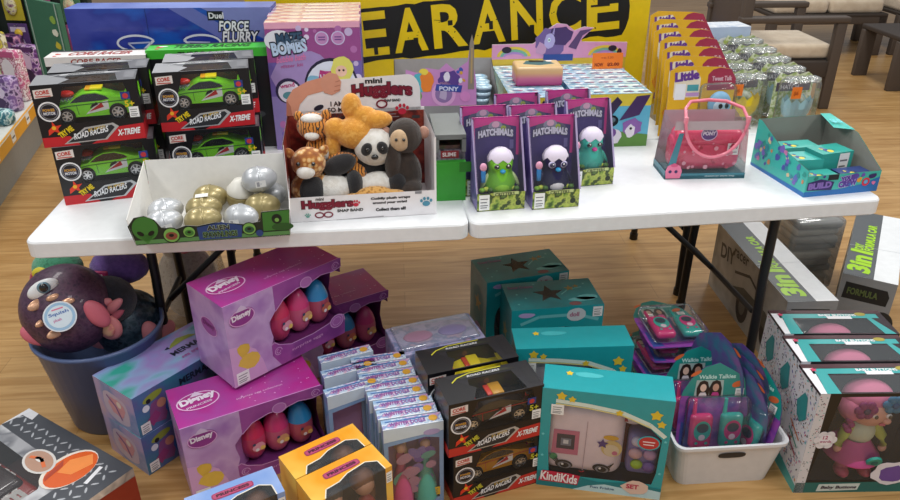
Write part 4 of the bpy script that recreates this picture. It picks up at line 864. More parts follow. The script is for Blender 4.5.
# ================================================================ CLEAR EGG PACKS
def egg_pack(cup, back=False):
    t = thing('clear_egg_pack', '-', 'carded toy', 'clear shell packs with green tops in two rows'); w, h, d = .165, .215, .085; b = B()
    cd = MIX(['#b5c46a', '#eef1dc', '#93ab54', '#dde2c4', '#a3aa8c'], 22, .3); b.frame((-w/2, d/2, 0), (1, 0, 0), (0, 0, 1)); b.poly([(0, 0), (w, 0), (w, h - .02), (w - .03, h), (w * .6, h - .01), (w * .5, h), (w * .3, h - .012), (.02, h), (0, h - .03)], cd, 0); b.rect(.01, h - .075, w - .01, h - .04, C('#5a5062'), 1); b.text('HATCH', .03, h - .066, .016, C('#d8d0de'), 2, .03); b.disc(w * .5, h - .02, .012, C('#e8ebe4'), 1, .005)
    b.frame((w/2, d/2 + .001, 0), (-1, 0, 0), (0, 0, 1)).rect(0, 0, w, h - .02, C('#b9bdb4'), 0); b.build('card', t)
    q = B(); n = 22; vs = []; cc = C(cup, .35, coat=.4)
    prof = [(.004, .0), (.036, .006), (.054, .025), (.062, .050), (.063, .076)]
    for k2, (r, z) in enumerate(prof):
        for j in range(n): a = 2 * math.pi * j / n; dz = (.012 if j % 2 else -.006) if k2 == 4 else 0; vs.append((r * math.cos(a), r * .62 * math.sin(a) - .002, z * 1.1 + dz + .035))
    q.add(vs, [(a * n + j, a * n + (j + 1) % n, (a + 1) * n + (j + 1) % n, (a + 1) * n + j) for a in range(4) for j in range(n)], cc); q.build('eggshell_cup', t)
    q = B(); q.ell((0, 0, .105), (.034, .026, .036), MIX(['#6f7f66', '#9aa68a', '#c3c8b8'], 40, .6)); q.build('creature', t)
    q = B(); q.rbox((0, -.002, h * .48), (w - .012, d - .01, h * .9), .022, FILM(a=.10, rough=.12), 3)
    for i in range(3): q.rbox((-.045 + i * .045, -.012, h - .016), (.04, .05, .022), .008, FILM(a=.30, rough=.15), 2)
    q.build('plastic_shell', t); return t
def tag_card(label):
    t = thing('price_tag', label, 'price tag', 'orange price tags on the clear packs'); b = B(); b.box(-.020, -.0008, 0, .020, .0008, .045, C('#ee7a24', .5)); b.frame((-.02, -.0009, 0), (1, 0, 0), (0, 0, 1)); b.text('$6', .008, .012, .016, C('#b04a18'), 1, .03); b.build('card', t); return t
ey = egg_pack('#e8c81e'); eb = egg_pack('#9cc3cf')
nm = ('front', 'second', 'third', 'fourth', 'fifth', 'sixth')
for ci, (src, px) in enumerate(((ey, (740, 75)), (eb, (788, 78)))):
    cn = ('left', 'right')[ci]; cc = ('yellow', 'pale blue')[ci]
    p0 = at(px[0], px[1], TZ + .215); p0.z = TZ; p0 = off(p0, 7, .0825 - .025 * (1 - ci), .0425)
    st = riser('stepped_riser', 'brown card steps hidden under the %s row of clear packs' % cn, .14, 6, .100, .016, 1); put(st, p0, 13)
    for i in range(6):
        c = src if i == 0 else dup(src); c['label'] = 'clear shell pack with a %s egg cup, %s in the %s row' % (cc, nm[i], cn)
        put(c, off(p0, 13, 0, .100 * i) + Vector((0, 0, .016 * i)), 9)
    tg = tag_card('orange price tag on the front clear pack with the %s egg cup' % cc); put(tg, off(p0, 9, -.060 if ci == 0 else -.040, -.048) + Vector((0, 0, .135)), 9)
pp = pink_pack('pink_toy_box', 'pink toy box at the far back of the yellow bird packs', '#d0608e', '#e9a3c0', .19, .09, .345); q_ = aty(678, 22, 3.36); put(pp, (q_.x, 3.36, TZ), 8)
pq = pink_pack('silver_toy_box', 'pale silver blue toy box at the back, beside the pink one', '#b8c9e2', '#dfe9f4', .20, .12, .31); q_ = aty(722, 38, 3.34); put(pq, (q_.x + .01, 3.38, TZ), 8)

# ================================================================ PINK HANDBAG CASE
def purse_case():
    t = thing('handbag_toy_case', 'pink dotted toy handbag in a clear fronted teal case', 'boxed toy'); w, d, h = .272, .13, .20; b = B(); tl = C('#3f7f8e', .35); gy = C('#b3a3a8', .4)
    x0, x1, y0, y1 = -w/2, w/2, -d/2, d/2
    b.quad((x1, y1, 0), (x0, y1, 0), (x0 + .015, y1, h), (x1 - .015, y1, h), gy); b.quad((x0, y1 - .002, 0), (x1, y1 - .002, 0), (x1 - .015, y1 - .002, h), (x0 + .015, y1 - .002, h), gy); b.box(x0, y0, 0, x1, y1, .012, tl)
    F(b, w, d, h).rect(0, 0, w, .020, tl, 0); b.text('shimmer style bag', w * .5, .007, .006, C('#cfe2e6'), 2, .01, 0, .10); b.poly([(0, .018), (.03, .020), (.035, .08), (.045, .16), (.03, .16), (.0, .02)], tl, 1)
    b.quad((x0, y0, 0), (x0, y1, 0), (x0, y1, .03), (x0, y0, .03), tl)
    b.poly([(.004, .004), (.052, .004), (.056, .030), (.048, .048), (.028, .058), (.006, .048), (0, .03)], C('#e27a9c'), 4); b.disc(.016, .028, .0055, C('#3a2a60'), 5); b.disc(.036, .028, .0055, C('#3a2a60'), 5); b.disc(.028, .050, .012, C('#d2527e'), 5, .006)
    b.poly([(.01, h - .03), (w - .01, h - .03), (w - .015, h), (.015, h)], gy, 0); b.build('case_card', t)
    m = MIX(['#c8254e', '#e2456e', '#dc3a66', '#e0446c', '#da3562'], 34, .35, coat=.5); q = B(); q.rbox((.004, 0, .082), (.240, .095, .130), .038, m, 5); q.rbox((.008, -.006, .132), (.228, .096, .060), .028, m, 4); bg = q.build('handbag', t)
    q = B(); g = random.Random(4); q.frame((-.095, -.0555, .02), (1, 0, 0), (0, 0, 1))
    for i in range(24): u, v = g.uniform(.01, .19), g.uniform(.01, .11); q.disc(u, v, g.uniform(.003, .008), C(('#e88aa4', '#eda9bb', '#b8204a')[i % 3]), 1)
    q.build('dot_print', bg)
    q = B(); q.frame((-.024, -.056, .128), (1, 0, 0), (0, 0, 1)); q.disc(.02, .026, .026, C('#5a3a86'), 2, .022); q.ring(.02, .026, .027, .003, C('#d8c4e8'), 3, .023); q.text('my little', .004, .036, .007, C('#e8dff2'), 4, .03, 0, .03); q.text('PONY', .000, .022, .012, C('#e8dff2'), 4, .06, 0, .04); q.build('logo_badge', t)
    q = B(); q.frame((.065, -.0545, .08), (1, 0, 0), (0, 0, 1)); q.rect(0, 0, .038, .040, C('#f0efef'), 2); q.text('20.00', .005, .022, .009, C('#3a3a3e'), 3, .03, 0, .028); q.rect(.005, .008, .033, .011, C('#8a8a90'), 3); q.build('price_sticker', t)
    q = B(); pts = [(-.098, -.068, .225 - .02)] ; pts = []
    for i in range(25):
        a = math.pi * i / 24; pts.append((-.102 * math.cos(a) + .01, -.070 - .004 * math.sin(a), .205 - .125 * math.sin(a)))
    q.tube(pts, .0055, C('#e87f94', .3, coat=.4), 10); q.tube([(-.092, -.070, .203), (-.085, -.03, .232), (-.06, .0, .246), (0, .005, .250), (.06, .0, .246), (.105, -.03, .232), (.112, -.070, .203)], .0055, C('#e87f94', .3, coat=.4), 10)
    for s in (-1, 1): q.rbox((s * .102 + .010, -.069, .205), (.014, .010, .022), .003, C('#ea93a2', .3))
    q.build('handle', t)
    q = B(); q.quad((x0, y0, .02), (x1, y0, .02), (x1 - .012, y0, h - .03), (x0 + .012, y0, h - .03), FILM(a=.04)); q.quad((x1, y0, 0), (x1, y1, 0), (x1 - .015, y1, h), (x1 - .015, y0, h - .03), FILM(a=.06)); q.quad((x0, y1, 0), (x0, y0, 0), (x0 + .015, y0, h - .03), (x0 + .015, y1, h), FILM(a=.06)); q.build('plastic_window', t)
    return t
pu_ = purse_case(); put(pu_, at(664, 179.5, TZ), 2.5, anchor=(-.136, -.065, 0))

# ================================================================ TEAL OPEN TRAY
def teal_tray():
    t = thing('display_tray', 'teal open display tray with purple character print at the right table corner', 'display box'); w, d = .265, .30; b = B()
    tl = C('#3dbcb0', .35, coat=.2); bl = C('#2471b8', .35); gi = C('#8f8f88', .5); x0, x1, y0, y1 = -w/2, w/2, -d/2, d/2; hf, hb_ = .070, .165
    def wall(p, n, pm=tl):
        b.add(p, [tuple(range(len(p)))], pm); q = [Vector(v) + Vector(n) * .002 for v in p]; b.add(q, [tuple(reversed(range(len(p))))], gi)
    wall([(x0, y0, 0), (x1, y0, 0), (x1, y0, hf), (x0, y0, hf)], (0, 1, 0)); wall([(x0, y1, 0), (x0, y0, 0), (x0, y0, hf + .018), (x0, y0 + .16, .115), (x0, y1 - .02, hb_), (x0, y1, hb_)], (1, 0, 0)); wall([(x1, y0, 0), (x1, y1, 0), (x1, y1, hb_), (x1, y1 - .16, .150), (x1, y0, hf)], (-1, 0, 0)); wall([(x1, y1, 0), (x0, y1, 0), (x0, y1, hb_), (x1, y1, hb_)], (0, -1, 0))
    b.box(x0, y0, 0, x1, y1, .002, gi); b.quad((x1 - .06, y1 - .115, hb_ - .008), (x1 + .004, y1 - .14, hb_ - .012), (x1 + .004, y1 - .005, hb_ + .004), (x1 - .035, y1 - .005, hb_ + .006), tl)
    F(b, w, d, 0); b.rect(0, 0, w, .018, bl, 1); b.poly([(w * .45, .018), (w, .018), (w, .05), (w * .75, .028)], bl, 1); pr = C('#8a6fc0'); dp = C('#33286a')
    b.poly([(.006, .022), (.095, .018), (.10, .045), (.05, .058), (.006, .048)], dp, 2); b.text('BUILD', .012, .026, .018, pr, 3, .06, 2, .078, out=(C('#4a3a90'), .12))
    b.text('YOUR', .125, .044, .014, C('#5a3fa0'), 3, .06, 8, .048, out=(C('#b8a6e4'), .14)); b.text('CREW', .12, .024, .018, C('#5a3fa0'), 3, .06, 6, .062, out=(C('#b8a6e4'), .14)); b.rect(.075, .052, .112, hf, C('#12242e'), 2)
    b.ring(.215, .036, .014, .006, C('#d8324e'), 3); b.disc(.215, .036, .007, C('#6ab0e0'), 3)
    for k, (u, v, r, c) in enumerate(((.17, .058, .014, '#5a4aa6'), (.19, .045, .010, '#e0a23a'), (.235, .055, .012, '#33286a'), (.245, .03, .008, '#e07ab0'), (.20, .062, .008, '#6f52b8'), (.155, .03, .008, '#2f8fd0'), (.03, .062, .008, '#2a8a80'), (.06, .065, .006, '#4a3a90'))): b.poly(blob(u, v, r, r * .8, 9, .3, k), C(c), 2.5)
    L(b, w, d, 0); b.poly([(0, 0), (d, 0), (d, .015), (0, .010)], bl, 1); g = random.Random(11)
    for i in range(44):
        u = g.uniform(.012, d - .012); v = g.uniform(.02, (.15 - .24 * max(0, u - .02) if u < .2 else .085) - .0); v = max(.018, v); r = g.uniform(.006, .014)
        b.poly(blob(u, v, r * .9, r, 9, .3, i), C(g.choice(['#5a6fb8', '#2f8f9a', '#7a6ac0', '#c98a5a', '#d8c9a0', '#c77fb0', '#2a9a90', '#4a58a8'])), 2 + i * .03)
    b.frame((x1 - .06, y1 - .115, hb_ - .004), (1, -.4, 0), (.15, 1, .12)); b.text('$5', .01, .03, .03, C('#6ad0d8'), 2, .03)
    b.build('tray', t); return t
tt = teal_tray(); put(tt, at(803, 197.5, TZ), 12, anchor=(-.1325, -.15, 0)); TT = tt.location
def small_box(label, c1, c2, w=.10, d=.075, h=.055, st=False):
    t = thing('small_toy_box', label, 'boxed toy', 'small teal boxes inside the teal tray'); b = B(); shell(b, w, d, h, C(c1, .35), C(c2, .35), C(c1, .35))
    TP(b, w, d, h).art(.005, .005, w * .6, d - .005, ['#e3cf4a', c2, '#e9f2f0', '#3a4a8a'], 5, 3, 1); F(b, w, d, h).art(.004, .004, w - .004, h - .004, ['#7a6ac0', '#d8e6e4', c2], 5, 7, 1, .1, .2)
    if st: F(b, w, d, h).sticker(w * .55, .004, .040, h - .008, 4); b.text('CREW', w * .06, .02, .013, C('#7a6ac0'), 3, .04)
    b.build('carton', t); return t
sb = [(small_box('small teal box with white price sticker, front of the teal tray', '#36a79c', '#2b8a86', .125, .08, .10, True), (.035, -.015), 6),
      (small_box('small teal box with yellow strip behind the left front of the teal tray', '#43b0a8', '#25706c', .11, .08, .085), (-.068, -.020), -4),
      (small_box('small teal box at the front left of the teal tray, dark lid', '#3aa59a', '#1f4a56', .11, .065, .055), (-.058, -.107), 3),
      (small_box('small dark blue box at the front right of the teal tray', '#2c3f7a', '#1b2b52', .11, .065, .055), (.062, -.107), 3),
      (small_box('small pale teal box at the back of the teal tray', '#54b9ae', '#2b8a86', .14, .07, .09), (-.03, .075), -2)]
for o, (lx_, ly_), a in sb: put(o, off(Vector((TT.x, TT.y, TZ + .003)), 12, lx_, ly_), 12 + a)

# ================================================================ BACKGROUND: AISLE SHELF, ARMCHAIRS, SOFA
def aisle_shelf():
    t = thing('shop_shelf', 'shop gondola shelf at the far left with yellow price strip and dark back panel', 'shelf'); z = .32
    a = at(0, 143, z); c = at(41, 92, z); d = (c - a); d.z = 0; d.normalize(); a = a - d * .9; Ln = 2.45; yaw = math.degrees(math.atan2(d.y, d.x))
    # local x runs along the edge away from the viewer, local y = left, into the shelf
    q = B(); q.rbox((Ln/2, .26, z - .02), (Ln, .52, .04), .004, C('#dcdcd6', .4)); q.build('shelf_board', t)
    q = B(); q.box(0, -.012, z - .075, Ln, -.001, z + .004, C('#e6a21c', .4)); 
    q.frame((0, -.0125, z - .075), (1, 0, 0), (0, 0, 1))
    for k in range(9): q.rect(.35 + k * .36, .012, .43 + k * .36, .07, C('#f2f0ea'), 1); q.rect(.36 + k * .36, .035, .42 + k * .36, .045, C('#55555a'), 2)
    q.rect(0, .070, Ln, .079, C('#f2efe6'), 1); q.build('price_strip', t)
    q = B(); q.box(0, .05, 0, Ln, .5, z - .05, C('#8f8f8a', .6)); q.build('plinth', t)
    q = B(); q.box(0, .50, 0, Ln, .54, 1.2, C('#3a4a44', .6)); q.build('back_panel', t)
    put(t, (a.x, a.y, 0), yaw); return t, a, yaw, z
sh, sa, syaw, sz = aisle_shelf()
def bag_toy(label, cols, w, h, d, hair, grp='toys in bright packs on the far left shelf'):
    t = thing('packed_toy', label, 'packed toy', grp); b = B(); b.rbox((0, 0, h * .45), (w, d, h * .9), d * .3, MIX(cols, 26, .35, contrast=1.6), 3); b.build('pack', t)
    q = B(); q.frame((-w/2, -d/2 - .002, 0), (1, 0, 0), (0, 0, 1)); q.poly(blob(w * .5, h * .55, w * .3, h * .22, 12, .12, len(label)), C(hair), 1); q.poly(blob(w * .5, h * .25, w * .28, h * .14, 12, .12, 5), C(cols[-1]), 2); q.rect(w * .1, h * .78, w * .9, h * .88, C(cols[0]), 1); q.build('front_print', t); return t
specs = [('purple bagged toy standing at the end of the left shelf', ['#5a2f68', '#8a5aa0', '#d9b9d8', '#3a2048'], .20, .30, .10, '#d9b9d8', (36, 84)),
         ('dark purple bagged toy behind the first bagged one on the left shelf', ['#3a2048', '#6a3f78', '#c98aa8'], .15, .30, .10, '#8a5aa0', (20, 72)),
         ('pink and white packed toy on the left shelf, beside the purple bag', ['#c9608a', '#efd9e2', '#a03a5a', '#f2e9ea'], .15, .36, .08, '#f2e9ea', (22, 100)),
         ('lilac packed toy on the left shelf beside the pink one', ['#7a5a96', '#c9b0d8', '#4a3560'], .22, .24, .10, '#e2d2ea', (7, 110)),
         ('teal boxed toy at the shelf corner, near the frame edge', ['#3f9aa0', '#d8ecea', '#2a6a7a'], .16, .10, .10, '#e9f2f0', (2, 124)),
         ('yellow topped packed toy on the left shelf, behind the lilac one', ['#c9b93a', '#7a6a5a', '#e8e2c0'], .20, .42, .08, '#c9b93a', (4, 88))]
for lb, cl, w_, h_, d_, hr, px in specs:
    o = bag_toy(lb, cl, w_, h_, d_, hr); q_ = at(px[0], px[1], sz); put(o, q_, -14)
RKY = -8
def rack():
    t = thing('toy_rack', 'tall dark rack of carded toys at the top left corner', 'shelf'); q = B(); q.box(-.9, 0, 0, .62, .05, 1.9, C('#2b3430', .6)); q.build('back_panel', t)
    q = B(); q.box(-.9, -.35, .0, .62, 0, .30, C('#4a524c', .6)); q.build('base', t); return t
rk = rack(); put(rk, (-3.22, 5.70, 0), RKY)
def hang(label, cols, x, z, h=.26):
    t = thing('carded_toy', label, 'carded toy', 'carded toys hanging on the far left rack'); b = B(); b.rbox((0, 0, h/2), (.15, .012, h), .004, C(cols[0], .4)); b.build('card', t)
    q = B(); q.ell((0, -.02, h * .42), (.045, .022, .07), MIX(cols, 30, .4)); q.ell((.01, -.02, h * .75), (.03, .018, .03), C(cols[-1], .4)); q.build('toy', t)
    q = B(); q.frame((-.07, -.0065, h - .07), (1, 0, 0), (0, 0, 1)); q.rect(.01, .01, .13, .045, C(cols[1]), 1); q.build('title_print', t)
    q = B(); q.cyl((0, .05, h - .01), (0, -.035, h - .01), .003, C('#b8b8b8', .3, .8)); q.build('hook', t)
    put(t, off(Vector((rk.location.x, rk.location.y, z)), RKY, x, -.07), RKY); return t
k = 0; pal = (['#c9b93a', '#e8e2c0', '#7a3a68'], ['#9a4a78', '#e9d2e0', '#e0b93a'], ['#4a7a5a', '#e0d9b0', '#c94a4a'], ['#5a3f78', '#d9c9e4', '#e8c23a'])
cn = ('yellow', 'plum', 'green', 'violet')
rn = ('bottom', 'middle', 'top')
for r_ in range(3):
    for c_ in range(6):
        hang('%s carded toy, column %s from the rack right end, %s hanging row' % (cn[(c_ + r_) % 4], ('six', 'five', 'four', 'three', 'two', 'one')[c_], rn[r_]), pal[(c_ + r_) % 4], -.62 + c_ * .23, .38 + r_ * .28); k += 1
def green_stand():
    t = thing('leaning_display', 'green leaning display panel with small stickers, left behind the blue box', 'display stand'); b = B(); w, h = .34, 1.05
    b.box(-w/2, -.012, 0, w/2, .012, h, C('#3f6f57', .4)); b.frame((-w/2, -.0125, 0), (1, 0, 0), (0, 0, 1)); b.line([(.02, 0), (.02, h)], .012, C('#a8b8ac'), 1); b.line([(w - .02, 0), (w - .02, h)], .012, C('#a8b8ac'), 1); b.build('panel', t)
    b = B(); b.frame((-w/2, -.0130, 0), (1, 0, 0), (0, 0, 1)); g = random.Random(6)
    for i in range(12): b.poly(blob(w - .07, .25 + i * .065, .030, .020, 10, .2, i), C(g.choice(['#c9b93a', '#d86a4a', '#e2e2d0', '#8fb04a'])), 1)
    b.build('sticker_print', t)
    for s in (-1, 1): q = B(); q.box(s * w * .35 - .015, 0, 0, s * w * .35 + .015, .25, .015, C('#2a3a32')); q.build('foot', t)
    return t
gs = green_stand(); q_ = at(52, 60, .78); put(gs, (q_.x - .06, q_.y + .15, 0), -38)

BRN = C('#4f443c', .55); BRD = C('#3d342e', .6); CUSH = PLUSH('#d9c7ae', '#cdb99f', scale=12)
def armchair():
    t = thing('armchair', 'dark brown garden armchair with a beige seat cushion, facing right', 'armchair'); W, D = .78, .72    # local x = direction it faces, y = away from the viewer
    for x, s in ((0.03, 0), (W - .035, 1)):
        for y, n in ((0.03, 'near'), (D - .03, 'far')):
            q = B(); top = .665 if s else .90; q.rbox((x, y, top / 2), (.075, .06, top), .008, BRN); q.build('leg', t)
    for y in (.03, D - .03):
        q = B(); q.rbox((W / 2 + .0, y, .665), (W + .03, .085, .045), .012, BRN); q.build('armrest', t)
        q = B(); q.rbox((W / 2, y, .30), (W - .06, .035, .12), .006, BRD); q.build('side_rail', t)
    q = B(); q.rbox((W - .04, D / 2, .30), (.05, D - .04, .12), .006, BRD); q.build('front_rail', t)
    q = B(); q.rbox((W / 2, D / 2, .345), (W - .05, D - .05, .03), .006, BRD); q.build('seat_frame', t)
    q = B(); q.rbox((.04, D / 2, .66), (.06, D - .06, .50), .02, BRN); q.build('backrest', t)
    q = B(); q.rbox((W / 2 + .03, D / 2, .42), (W - .12, D - .14, .11), .035, CUSH, 4); q.build('seat_cushion', t)
    return t
ac = armchair(); p = at(826, 108, 0); put(ac, off(p, 2, -.78, -.03), 2)
def sofa(label, W, seats):
    t = thing('garden_sofa', label, 'sofa', None); D = .75
    for x in (.04, W - .04):
        for y in (.04, D - .04): q = B(); q.rbox((x, y, .19), (.09, .07, .38), .008, BRN); q.build('leg', t)
    q = B(); q.rbox((W / 2, .03, .35), (W, .05, .10), .008, BRN); q.build('front_rail', t)
    q = B(); q.rbox((W / 2, D / 2, .385), (W, D, .03), .006, BRD); q.build('seat_frame', t)
    q = B(); q.rbox((W / 2, D - .03, .62), (W, .06, .48), .02, BRN); q.build('backrest', t)
    for i in range(seats): w = (W - .06) / seats; q = B(); q.rbox((.03 + w * (i + .5), D / 2 - .02, .46), (w - .015, D - .1, .13), .04, CUSH, 4); q.build('seat_cushion', t)
    return t
p = aty(752, 30, 7.0); so = sofa('long dark brown garden sofa with beige cushions behind the armchair', 1.15, 2); q_ = at(752, 50, 0); put(so, (3.05, 7.35, 0), 3)
s2 = sofa('dark brown garden sofa at the top right corner, beige cushion cut by the frame', 1.5, 2); put(s2, (4.32, 7.42, 0), 3)
def side_table():
    t = thing('patio_table', 'dark brown low patio table leg panel at the right frame edge', 'table'); b = B(); b.rbox((.3, .3, .42), (.62, .62, .04), .01, BRD); b.build('tabletop', t)
    for x in (.04, .56):
        for y in (.04, .56): q = B(); q.rbox((x, y, .20), (.12, .05, .40), .006, BRN); q.build('leg', t)
    return t
st_ = side_table(); p = at(884, 92, 0); put(st_, (p.x + .05, p.y, 0), 3)
def tarp():
    t = thing('paddling_pool_box', 'bright blue box on the floor at the far top, behind the bird packs', 'box'); b = B(); b.rbox((0, 0, .2), (.5, .4, .4), .01, C('#2f62c4', .35)); b.build('carton', t); q = B(); q.frame((-.25, -.2005, 0), (1, 0, 0), (0, 0, 1)); q.rect(.05, .1, .45, .3, C('#7fa8e0'), 1); q.build('print', t); return t
tp_ = tarp(); q_ = aty(690, 8, 6.5); put(tp_, (q_.x, 6.5, 0), 6)

# ================================================================ UNDER THE TABLE: BIN WITH BIG-EYED PLUSHES
def tapered_bin():
    t = thing('plastic_bin', 'slate blue round bin under the table, full of plush toys', 'bin'); b = B(); m = C('#56678f', .35)
    b.lathe([(.0005, 0), (.142, 0), (.146, .006), (.196, .325), (.204, .33), (.204, .34), (.194, .34), (.142, .012), (.0005, .012)], m, 44); b.build('bin', t); return t
bn = tapered_bin(); BN = Vector((-1.15, 2.065, 0)); put(bn, BN)
def eye_plush(name, label, body, r, fin, loc, rot, tag_=False, big=True):
    t = thing(name, label, 'plush toy', None); b = B(); b.ell((0, 0, 0), r, body, n=36, k=24); b.build('body', t)
    for s, fr in (((-.62 if tag_ else -.7), 1), (.75, 1)):
        q = B(); x = s * r[0]; q.ell((x * 1.2, -.25 * r[1], -.35 * r[2]), (.032, .015, .05), fin, (0, 50 * (-1 if s < 0 else 1), 0)); q.build('fin', t)
    q = B(); q.ell((.55 * r[0], -.80 * r[1], -.35 * r[2]), (.030, .016, .052), fin, (20, -20, 0)); q.build('fin', t)
    if big:
        ex, ez = -.28 * r[0], .52 * r[2]; q = B(); q.ell((ex, -.78 * r[1], ez), (.048, .018, .028), C('#eef0f2', .3), (25, -12, -8)); ew = q.build('eye', t)
        q = B(); q.ell((ex + .004, -.84 * r[1] - .012, ez + .002), (.019, .008, .019), C('#6f8fa0', .3), (25, 0, -8)); q.ell((ex + .004, -.84 * r[1] - .016, ez + .002), (.013, .008, .014), C('#0d0f14', .1, coat=1), (25, 0, -8)); q.build('pupil', ew)
        gold = C('#d8a888', .3, .4)
        for gx, gz, w_ in ((-.5, .25, .030), (-.15, .28, .020), (-.55, -.15, .020), (-.35, -.45, .028), (.1, .1, .02)): q = B(); q.ell((gx * r[0], -r[1] * math.sqrt(max(.05, 1 - gx * gx - gz * gz)) * 1.0, gz * r[2]), (w_, .006, w_ * .5), gold, (0, 30 * gx, -gx * 50), 12, 8); q.build('gold_patch', t)
    if tag_:
        q = B(); q.cyl((-.020, -r[1] * 1.03, -.022), (-.020, -r[1] * 1.08, -.022), .046, C('#e6ecf2', .3), 30); q.frame((-.066, -r[1] * 1.081, -.068), (1, 0, 0), (0, 0, 1)); q.disc(.046, .046, .042, C('#9fc4e2'), 1); q.disc(.046, .046, .034, C('#d9e8f2'), 2); q.text('Squish', .018, .05, .012, C('#5a7ab8'), 3, .03, 0, .055); q.text('plush', .026, .032, .010, C('#c97aa8'), 3, .03); q.rect(.03, .068, .062, .072, C('#e07a9c'), 3); q.build('round_tag', t)
    put(t, loc, rot[2], rot[0], rot[1]); return t
seq = MIX(['#3a2238', '#4a2a46', '#573a50', '#33203a'], 60, .5, coat=.2); seq2 = MIX(['#22303c', '#2c4450', '#4a5a68', '#1d2630'], 46, .3, metal=.3)
q_ = aty(68, 308, 2.03)
eye_plush('plush_fish', 'big dark purple round plush fish with white eye and round tag, in the bin', seq, (.138, .125, .142), C('#d06a7a', .5), q_, (-30, -6, 30), True)
q_ = aty(128, 322, 2.16)
eye_plush('plush_fish', 'dark teal round plush with pink ear fins at the right of the bin', seq2, (.118, .11, .115), C('#d8868c', .5), q_, (-25, 10, 25), False, False)
def pinkear():
    t = thing('plush_seahorse', 'dark plush with open pink fins behind the purple fish in the bin', 'plush toy'); b = B(); b.ell((0, 0, 0), (.09, .08, .08), PLUSH('#20242e', '#2b303c')); b.build('body', t)
    for x, z, r_ in ((-.03, -.005, 15), (.01, .03, -20), (.05, .02, -40)): q = B(); q.ell((x, -.075, z), (.045, .014, .016), C('#d8868c', .5), (0, r_, 0)); q.build('fin', t)
    q = B(); q.ell((.035, -.095, -.045), (.040, .016, .045), C('#e08a8c', .45)); q.ell((.035, -.108, -.045), (.022, .010, .026), MIX(['#e8b08c', '#d8767c'], 40, .4)); q.build('ear', t); return t
po = pinkear(); q_ = aty(108, 300, 2.10); put(po, q_, 0)
def topper():
    t = thing('plush_parrot', 'green plush with yellow eye patch squeezed between bin and table', 'plush toy'); b = B(); b.ell((0, 0, 0), (.085, .07, .065), PLUSH('#3f8f6a', '#4aa07a', '#2f7a5a')); b.build('body', t)
    q = B(); q.ell((-.02, -.06, .012), (.032, .016, .020), C('#d8c83a', .5), (0, -20, 0)); e = q.build('eye_patch', t); q = B(); q.ell((-.015, -.074, .012), (.018, .008, .010), C('#101014', .3), (0, -20, 0)); q.build('pupil', e)
    q = B(); q.ell((.05, -.05, -.005), (.022, .018, .018), PLUSH('#eceaf2', '#dcdae8')); q.build('snout', t); q = B(); q.ell((-.09, 0, -.055), (.022, .03, .04), PLUSH('#c23a4a', '#b0303f')); q.build('wing', t); return t
tp2 = topper(); q_ = aty(58, 268, 2.22); put(tp2, q_, -10)
def pinktag():
    t = thing('plush_dragon', 'violet plush with a pink and white tag card at the top of the bin', 'plush toy'); b = B(); b.ell((.04, .03, 0), (.10, .07, .06), PLUSH('#5a3f88', '#6a4a98')); b.build('body', t)
    q = B(); q.rbox((0, -.055, -.012), (.085, .010, .075), .002, C('#b8386e', .4)); q.frame((-.0425, -.0605, -.0495), (1, 0, 0), (0, 0, 1)); q.rect(0, .0, .05, .055, C('#efe9ea'), 1); q.rect(.008, .022, .040, .028, C('#55555a'), 2); q.poly([(.05, .0), (.075, .0), (.055, .06), (.035, .06)], C('#e3e0d8'), 2); q.art(.005, .05, .08, .073, ['#e8a8c0', '#f2e2e8', '#8a2050'], 6, 3, 2); q.build('tag_card', t); return t
pt2 = pinktag(); q_ = aty(104, 270, 2.20); put(pt2, q_, -4)

def bagged_monkey():
    t = thing('bagged_plush', 'pale grey plush with dark blue eye in a clear bag on the floor', 'plush toy'); b = B(); g = PLUSH('#b9b4ae', '#c6c1ba', '#a8a39c')
    b.ell((0, 0, .16), (.12, .10, .17), g); b.ell((0, -.01, .40), (.115, .10, .12), g); soft(b.build('body', t), .008)
    q = B(); q.ell((.035, -.095, .42), (.034, .016, .036), C('#2a4a66', .2)); e = q.build('eye', t); q = B(); q.ell((.035, -.108, .42), (.020, .010, .022), C('#0a0c12', .1, coat=1)); q.build('pupil', e)
    q = B(); q.ell((.035, -.11, .355), (.022, .012, .014), PLUSH('#c4606a', '#b5545f')); q.build('nose', t)
    q = B(); q.cyl((-.065, -.108, .405), (-.065, -.112, .405), .028, C('#e9dede', .5), 16); q.frame((-.093, -.1125, .377), (1, 0, 0), (0, 0, 1)); q.disc(.018, .034, .005, C('#c23a4a'), 1); q.disc(.038, .032, .005, C('#c23a4a'), 1); q.line([(.012, .018), (.024, .014), (.044, .02)], .004, C('#c23a4a'), 1); q.build('sticker', t)
    q = B(); n = 20; vs = []; g2 = random.Random(2)
    for k2, (r, z) in enumerate(((.13, .004), (.15, .08), (.145, .2), (.14, .32), (.145, .45), (.10, .52), (.03, .535), (.05, .57))):
        for j in range(n): a = 2 * math.pi * j / n; rr = r * (1 + .05 * g2.uniform(-1, 1)); vs.append((rr * math.cos(a), rr * .85 * math.sin(a), z + .006 * g2.uniform(-1, 1)))
    q.add(vs, [(a * n + j, a * n + (j + 1) % n, (a + 1) * n + (j + 1) % n, (a + 1) * n + j) for a in range(7) for j in range(n)], FILM(a=.30, rough=.2), True); q.build('clear_bag', t); return t
bm_ = bagged_monkey(); put(bm_, (-1.07, 2.67, 0), 6)

